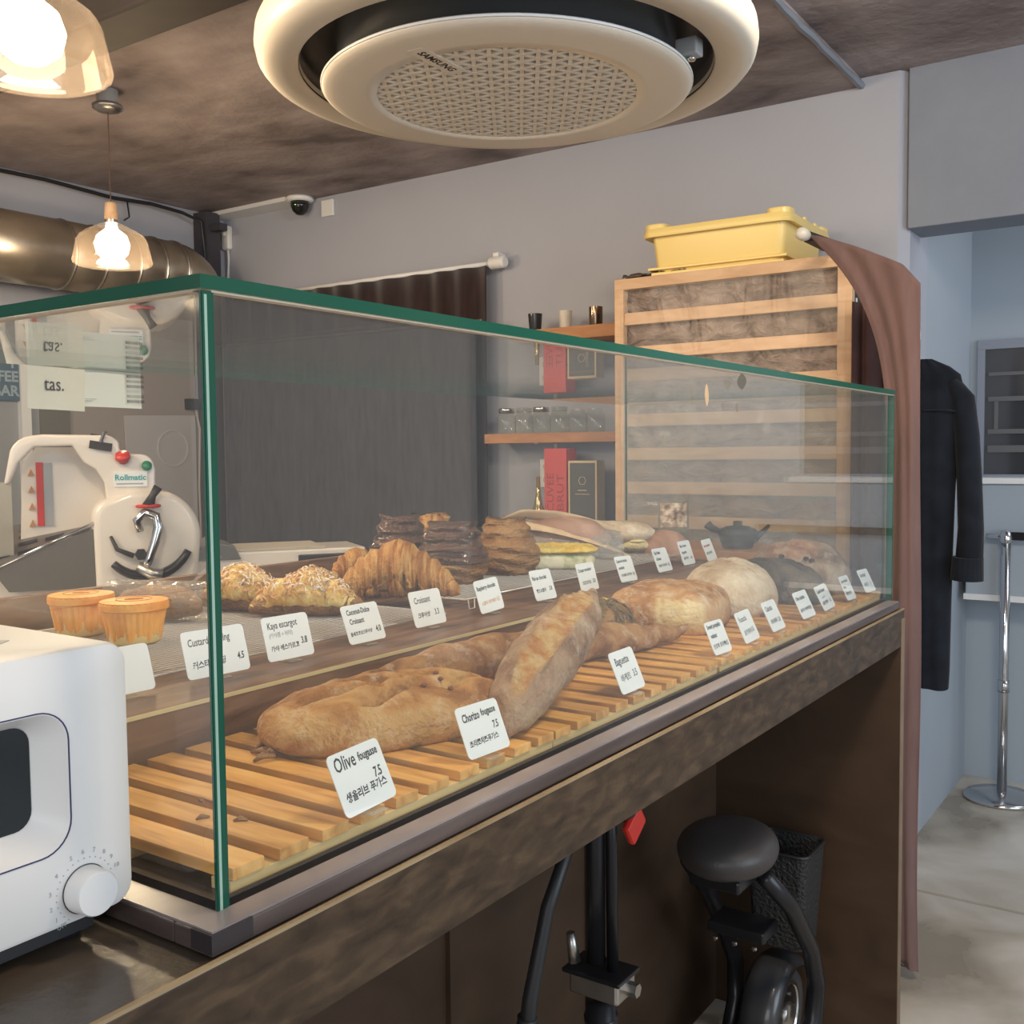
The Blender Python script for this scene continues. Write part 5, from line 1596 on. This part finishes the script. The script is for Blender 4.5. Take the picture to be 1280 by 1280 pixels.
# light switch behind the case
ls = thing('light_switch', 'white light switch seen through the far end of the case', 'switch', (-.262, 2.69, 1.365))
b = MB(); b.box((-.004, -.030, -.055), (.008, .030, .055)); b.build('plate', M['white'], ls, bevel=.003)
b = MB(); b.box((.008, -.018, -.035), (.011, .018, .035)); b.build('rocker', M['white'], ls, bevel=.002)
ls.location = (-.288, 2.78, 1.365)

# ------------------------------------------------------------------ side table with teapot beyond the case
sb = thing('side_table', 'reddish wooden side table beyond the far end of the case', 'table', (-.62, 2.33, 0))
b = MB(sb.location); b.box((-1.0, 2.197, 1.152), (-.31, 2.466, 1.178)); b.build('top', M['shelf'], sb, bevel=.002)
for x in (-.98, -.36):
    for y in (2.215, 2.42):
        b = MB(sb.location); b.box((x, y, 0), (x + .03, y + .03, 1.152)); b.build('leg', M['counter_in'], sb)
tp = thing('teapot', 'small dark iron teapot on the side table', 'teapot', (-.50, 2.30, 1.1785), radians(35))
b = MB(); b.lathe([(0, 0), (.040, 0), (.044, .004), (.056, .040), (.055, .052), (.046, .058), (0, .060)], n=32); b.build('body', M['teapot'], tp, smooth=True)
b = MB(); b.lathe([(0, .058), (.036, .058), (.036, .062), (.012, .066), (.014, .078), (0, .080)], n=24); b.build('lid', M['teapot'], tp, smooth=True)
b = MB(); b.tube([(.048, 0, .030), (.072, 0, .045), (.092, 0, .066)], [.014, .008, .004], 12); b.build('spout', M['teapot'], tp, smooth=True)
b = MB(); b.tube([(-.050, 0, .048), (-.075, 0, .058), (-.088, 0, .070)], [.008, .011, .013], 12); b.build('handle', M['teapot'], tp, smooth=True)

# ------------------------------------------------------------------ dough sheeter
D = 2.85
sx_, sy_ = -1.79, 1.235
stb = thing('sheeter_table', 'steel table under the dough sheeter', 'table', (sx_, sy_, 0), radians(57))
b = MB(); b.box((-.75, -.25, 1.03), (.55, .28, 1.062)); b.build('top', M['steel'], stb, bevel=.002)
for x in (-.72, .50):
    for y in (-.22, .24):
        b = MB(); b.tube([(x, y, 0), (x, y, 1.02)], .018, 10); b.build('leg', M['steel'], stb, smooth=True)
ds = thing('dough_sheeter', 'cream-white dough sheeter with a chrome lever, seen through the case', 'dough sheeter', (sx_, sy_, 1.0625), radians(57))
# main head: rounded tombstone body (front face -y)
XZ = Matrix(((1, 0, 0, 0), (0, 0, 1, 0), (0, 1, 0, 0), (0, 0, 0, 1)))   # (x, y, h) -> (x, h, y)
arc = lambda cx, cz, r, a0, a1, n: [(cx + r * cos(radians(a0 + (a1 - a0) * k / n)), cz + r * sin(radians(a0 + (a1 - a0) * k / n))) for k in range(n + 1)]
bodyp = [(-.125, 0), (.125, 0)] + arc(.02, .185, .125, -5, 70, 8) + arc(-.02, .235, .075, 75, 100, 3) + arc(-.075, .235, .055, 110, 180, 5)
b = MB(); b.prism(bodyp, -.10, .12, XZ); b.build('gear_housing', M['cream'], ds, bevel=.022, seg=5, smooth=True)
# control column and arch hood reaching left
col = [(-.085, .20), (.030, .22), (.034, .365)] + arc(-.002, .370, .034, 0, 85, 5) + [(-.03, .405), (-.055, .415)] + arc(-.09, .415, .040, 30, 95, 4) + [(-.24, .458)] + arc(-.262, .395, .060, 95, 160, 4) + [(-.335, .33), (-.322, .33), (-.300, .385), (-.262, .425), (-.17, .428), (-.145, .385), (-.115, .365), (-.095, .33)]
b = MB(); b.prism(col, -.06, .0, XZ); b.build('hood_arch', M['cream'], ds, bevel=.010, seg=3, smooth=True)
b = MB(); b.prism([(-.305, .17), (-.05, .17), (-.05, .36), (-.14, .425), (-.26, .425), (-.295, .38)], .02, .04, XZ); b.build('back_plate', M['cream'], ds)
b = MB(); b.prism([(-.318, .335), (-.352, .335), (-.392, .14), (-.318, .14)], -.052, -.048, XZ); b.build('smoky_guard', M['screen'], ds)
b = MB(); b.box((-.262, .014, .215), (-.245, .0199, .385), None); b.build('warning_strip', M['red'], ds)
b = MB(); b.box((-.244, .016, .215), (-.222, .0198, .383)); b.build('warning_text', M['ink_grey'], ds)
for z in (.36, .315, .27, .225):
    b = MB(); b.prism([(-.282, z - .010), (-.266, z - .010), (-.274, z + .008)], .014, .0199, XZ); b.build('warning_sign', plain('warning_orange%d' % int(z * 1000), (.55, .25, .08), .5), ds)
# buttons, switch plate, brand plate
b = MB(); b.lathe([(0, 0), (.013, 0), (.013, .012), (.020, .013), (.018, .024), (0, .025)], n=20); q = b.build('stop_button', M['red'], ds, smooth=True); q.location = (-.045, -.060, .385); q.rotation_euler = (radians(35), radians(-12), 0)
b = MB(); b.lathe([(0, 0), (.013, 0), (.013, .006), (0, .007)], n=20); q = b.build('start_button', M['green'], ds, smooth=True); q.location = (.012, -.064, .372); q.rotation_euler = (radians(70), 0, 0)
b = MB(); b.box((-.028, -.022, 0), (.028, .022, .003)); q = b.build('switch_plate', M['black'], ds); q.location = (-.10, -.058, .435); q.rotation_euler = (radians(60), radians(10), 0)
b = MB(); b.tube([(-.10, -.06, .438), (-.09, -.075, .465)], .006, 8); b.build('switch_lever', M['chrome'], ds)
b = MB(); b.box((-.072, -.0645, .318), (.012, -.0605, .358)); b.build('brand_plate', M['card'], ds)
text('Rollmatic', .021, (-.030, -.0655, .342), (1, 0, 0), (0, 0, 1), M['teal_ink'], ds, 'CENTER', res=2, bold=.02)
b = MB(); b.box((-.066, -.0655, .324), (.002, -.0645, .3275)); b.build('small_print', M['ink_grey'], ds)
_before = set(o.name for o in bpy.data.objects)
# red ring, black knob, chrome lever with counterweight
b = MB(); pts = [(.028 * cos(radians(a)), .012 * sin(radians(a)), 0) for a in range(0, 361, 20)]; b.tube(pts, .0045, 8); q = b.build('red_ring', M['red'], ds, smooth=True); q.location = (.010, -.115, .222)
b = MB(); b.tube([(.010, -.115, .222), (.022, -.118, .25), (.036, -.12, .272)], [.016, .009, .012], 12); b.build('knob', M['black'], ds, smooth=True)
b = MB(); b.tube([(-.012, -.118, .155), (-.020, -.118, .185), (.0, -.12, .205), (.028, -.122, .195), (.034, -.124, .165), (.022, -.13, .125), (.008, -.135, .085), (-.004, -.135, .06)], [.010, .012, .013, .014, .014, .013, .011, .010], 14); b.build('lever_arm', M['chrome'], ds, smooth=True)
b = MB(); b.tube([(-.022, -.135, .065), (.012, -.14, .045), (.038, -.142, .038)], [.014, .015, .020], 14); b.build('lever_grip', M['steel'], ds, smooth=True)
b = MB(); pts = [(.005 + .115 * cos(radians(a)), -.113, .150 + .115 * sin(radians(a))) for a in range(222, 341, 8)]
b.tube(pts, [.017 + .006 * sin(pi * i / (len(pts) - 1)) for i in range(len(pts))], 8, flat=.6); b.build('scale_arc', M['blackm'], ds, smooth=True)
b = MB(); b.tube([(-.085, -.106, .145), (-.07, -.112, .11), (-.03, -.12, .092)], [.004, .006, .007], 8); b.build('pointer', M['black'], ds, smooth=True)
b = MB(); b.lathe([(0, 0), (.016, 0), (.016, .014), (0, .014)], c=(-.012, -.125, .095), n=6, axis='y'); b.build('clamp_nut', M['black'], ds)
for o in bpy.data.objects:
    if o.name not in _before:
        o.location.z += .045
# conveyor beds left and right
b = MB(); b.box((-.75, -.06, .035), (-.125, .20, .095)); b.build('conveyor_bed', M['cream'], ds, bevel=.006)
b = MB(); b.box((.125, -.02, .055), (.62, .20, .125)); b.build('conveyor_bed', M['cream'], ds, bevel=.006)
b = MB(); b.box((-.76, -.055, .096), (-.13, .195, .101)); b.build('belt', plain('dark_belt', (.10, .095, .09), .5), ds)
b = MB(); b.box((.13, -.015, .126), (.50, .195, .132)); b.build('belt', plain('canvas_belt', (.52, .47, .40), .7), ds)
b = MB()
for k in range(7):
    b.box((-.74 + k * .014, -.058, .101), (-.735 + k * .014, .19, .104))
b.build('roller_bars', M['steel'], ds)
# perforated guard on the left
b = MB(); b.prism([(-.36, .10), (-.34, .13), (-.125, .21), (-.125, .055), (-.33, .055)], -.09, -.082, XZ); b.build('side_guard', plain('brown_steel_guard', (.20, .18, .155), .4, .5), ds)
b = MB(); b.tube([(-.365, -.09, .115), (-.125, -.09, .225)], .0045, 8); b.build('guard_rail', M['chrome'], ds, smooth=True)
FG = lambda u, v, e=0.0: Vector((-.39 + .27 * u, -.08 + .23 * v, .118 + .050 * u + .080 * v + .012 * sin(v * pi) + e))
b = MB(); b.grid(lambda u, v: FG(u, v), 6, 6); b.build('finger_guard', plain('dim_steel_plate', (.22, .20, .18), .35, .6), ds, solid=.003)
for k in range(4):
    for j in range(5):
        u0, v0 = .06 + k * .24, .08 + j * .18
        b = MB(); b.grid(lambda u, v: FG(u0 + .17 * u, v0 + .07 * v + .03 * u, .003), 3, 2); b.build('guard_slot', M['blackm'], ds, solid=.001)
b = MB(); b.prism([(.125, .12), (.18, .16), (.24, .145), (.26, .105), (.125, .105)], -.03, .16, XZ); b.build('right_guard', plain('dim_steel_guard', (.22, .21, .20), .4, .7), ds, bevel=.004)
b = MB(); b.box((.42, -.028, .065), (.60, -.020, .11)); b.build('tray_bracket', M['blackm'], ds, bevel=.003)
b = MB(); b.box((.30, -.034, .0), (.33, -.022, .09)); b.build('strut', M['cream'], ds)
b = MB(); b.tube([(.40, -.04, .085), (.42, -.04, .06), (.53, -.04, .06)], .005, 8); b.build('hook', M['black'], ds)

# ------------------------------------------------------------------ scooter under the counter
sc = thing('electric_scooter', 'black folding seat scooter parked under the counter', 'scooter', (-.2, 1.4, 0))
S = Vector(sc.location)
def SM(): return MB(S)
seat_prof = [(0, -.045), (.06, -.047), (.092, -.036), (.105, -.010), (.103, .012), (.085, .030), (.05, .040), (0, .042)]
b = MB(); b.lathe(seat_prof, n=40, sx=1.0, sy=1.12); q = b.build('seat', M['rubber'], sc, smooth=True, sub=2); q.location = Vector((-.185, 1.475, .635)) - S; q.rotation_euler = (radians(4), 0, 0)
b = SM(); b.box((-.24, 1.40, .565), (-.13, 1.56, .592)); b.build('seat_mount', M['blackm'], sc, bevel=.005)
b = SM(); b.tube([(-.115, 1.50, .575), (-.10, 1.62, .47), (-.095, 1.74, .33), (-.10, 1.80, .22), (-.105, 1.79, .13), (-.12, 1.70, .06)], [.018, .019, .020, .021, .022, .022], 16); b.build('frame_tube', M['blackm'], sc, smooth=True)
b = SM(); b.tube([(-.285, 1.50, .575), (-.30, 1.62, .47), (-.305, 1.74, .33), (-.30, 1.80, .22), (-.295, 1.79, .13), (-.28, 1.70, .06)], .020, 16); b.build('frame_tube', M['blackm'], sc, smooth=True)
b = SM(); b.box((-.265, 1.55, .40), (-.135, 1.64, .425)); b.build('rear_bracket', M['blackm'], sc, bevel=.004)
for x in (-.245, -.20, -.155):
    b = SM(); b.lathe([(0, 0), (.006, 0), (.005, -.004), (0, -.005)], c=(x, 1.549, .39), n=10, axis='y'); b.build('bolt', M['chrome'], sc)
wc = Vector((-.20, 1.81, .115))
def wheel(wc, nm=''):
    b = SM(); b.lathe([(.075, -.028), (.10, -.031), (.112, -.018), (.115, 0), (.112, .018), (.10, .031), (.075, .028)], c=wc, n=48, axis='x', closed=True); b.build('tyre', M['tyre'], sc, smooth=True)
    b = SM(); b.lathe([(.070, -.030), (.078, -.030), (.078, .030), (.070, .030)], c=wc, n=40, axis='x', closed=True); b.build('rim', M['chrome'], sc, smooth=True)
    b = SM(); b.lathe([(0, -.026), (.070, -.026), (.070, .026), (0, .026)], c=wc, n=32, axis='x'); b.build('wheel_disc', M['blackm'], sc)
    b = SM(); b.lathe([(0, -.036), (.028, -.036), (.032, -.028), (.032, .028), (.028, .036), (0, .036)], c=wc, n=24, axis='x'); b.build('hub', M['steel'], sc, smooth=True)
    for k in range(5):
        a = 2 * pi * k / 5
        b = SM(); b.lathe([(0, .026), (.005, .026), (.005, .030), (0, .030)], c=wc + Vector((0, .048 * cos(a), .048 * sin(a))), n=8, axis='x'); b.build('hub_bolt', M['steel'], sc)
wheel(wc)
def fender(wc, a0, a1):
    def f(u, v):
        a = radians(a0 + (a1 - a0) * u)
        x = (v - .5) * .095
        r = .140 - .022 * (2 * v - 1) ** 4 
        return wc + Vector((x, r * cos(a), r * sin(a))) - S
    b = MB(); b.grid(f, 30, 10); return b.build('fender', plain('black_fender', (.035, .036, .040), .3, coat=.3) if 'black_fender' not in bpy.data.materials else bpy.data.materials['black_fender'], sc, smooth=True, solid=.004)
fender(wc, 30, 200)
# deck
b = SM(); b.tube([(-.2, 1.72, .10), (-.2, 1.55, .115), (-.2, 1.10, .115), (-.2, 1.0, .14)], [.05, .075, .078, .05], 20, flat=.42, up=(0, 0, 1)); b.build('deck', plain('grey_rubber_mat', (.06, .055, .055), .8, bump=.3, bscale=150), sc, smooth=True)
# steering column with folding joint
b = SM(); b.tube([(-.205, .955, .60), (-.200, .945, 1.015)], .0165, 16); b.build('handle_pole', M['blackm'], sc, smooth=True)
b = SM(); b.tube([(-.178, .965, .585), (-.176, .955, 1.0)], .010, 12); b.build('inner_pole', M['blackm'], sc, smooth=True)
b = SM(); b.tube([(-.2, .975, .20), (-.2, .962, .53)], .026, 18); b.build('stem', M['blackm'], sc, smooth=True)
b = SM(); b.tube([(-.2, .963, .495), (-.2, .962, .505)], .029, 18); b.build('stem_ring', M['blackm'], sc, smooth=True)
b = SM(); b.box((-.245, .93, .545), (-.150, .995, .585)); b.build('folding_joint', M['steel'], sc, bevel=.006)
b = SM(); b.box((-.255, .925, .58), (-.145, 1.0, .588)); b.build('joint_plate', M['blackm'], sc, bevel=.002)
b = SM(); b.lathe([(0, 0), (.012, 0), (.012, .02), (0, .02)], c=(-.150, .965, .565), n=6, axis='x'); b.build('joint_nut', M['steel'], sc)
b = SM(); b.tube([(-.235, .935, .60), (-.24, .93, .65)], [.011, .008], 10); b.build('joint_latch', M['steel'], sc, smooth=True)
b = SM(); b.tube([(-.19, .945, .86), (-.175, .97, .865), (-.16, .995, .855)], [.02, .024, .018], 12); b.build('grip', M['black'], sc, smooth=True)
b = SM(); b.box((-.160, .965, .815), (-.145, 1.02, .86), Matrix.Translation((-.15, 1.0, .84)) @ Matrix.Rotation(radians(35), 4, 'X') @ Matrix.Translation((.15, -1.0, -.84))); q = b.build('brake_lever', M['red'], sc, bevel=.006, label='red lever')
b = SM(); b.tube([(-.22, .93, .86), (-.24, .86, .72), (-.25, .82, .58), (-.255, .80, .45)], [.010, .012, .013, .014], 12); b.build('brake_cable', M['black'], sc, smooth=True)
b = SM()
for k in range(5): b.tube([(-.252, .806 + .002 * k, .50 + .012 * k), (-.251, .806 + .002 * k, .505 + .012 * k)], .017, 10)
b.build('cable_ties', M['black'], sc, smooth=True)
b = SM(); b.tube([(-.17, .95, .895), (-.155, .955, .893), (-.150, .958, .88)], .002, 6); b.build('cable_tie', M['white'], sc)
fw = Vector((-.20, .90, .115)); wheel(fw); fender(fw, -20, 150)

BC = Vector((-.19, 1.84, 0)) - S
pts = rrect(.15, .15, .02, 4)
vs = [Vector((x * k_, y * k_, z)) + BC for k_, z in ((.80, .29), (1, .52), (.95, .52), (.76, .295)) for x, y in pts]
n = len(pts); fs = []
for i in range(3):
    for k in range(n):
        k2 = (k + 1) % n; fs.append((i * n + k, i * n + k2, (i + 1) * n + k2, (i + 1) * n + k))
fs.append(tuple(range(n))); fs.append(tuple(3 * n + k for k in range(n)))
b = MB(); b.add(vs, fs); q = b.build('rear_basket', plain('woven_black', (.022, .022, .023), .6, bump=1.0, bscale=120), sc)
b = MB(); b.tube([Vector((x, y, .52)) + BC for x, y in pts + pts[:1]], .004, 6); b.build('basket_rim', M['black'], q)
b = MB(); b.lathe([(0, -.03), (.02, -.026), (.028, 0), (.02, .026), (0, .03)], n=16, sx=.8); o = b.build('door_knob', M['black'], smooth=True); o.location = (-.405, 1.62, .93); tag(o, 'black knob under the counter above the scooter seat', 'knob')
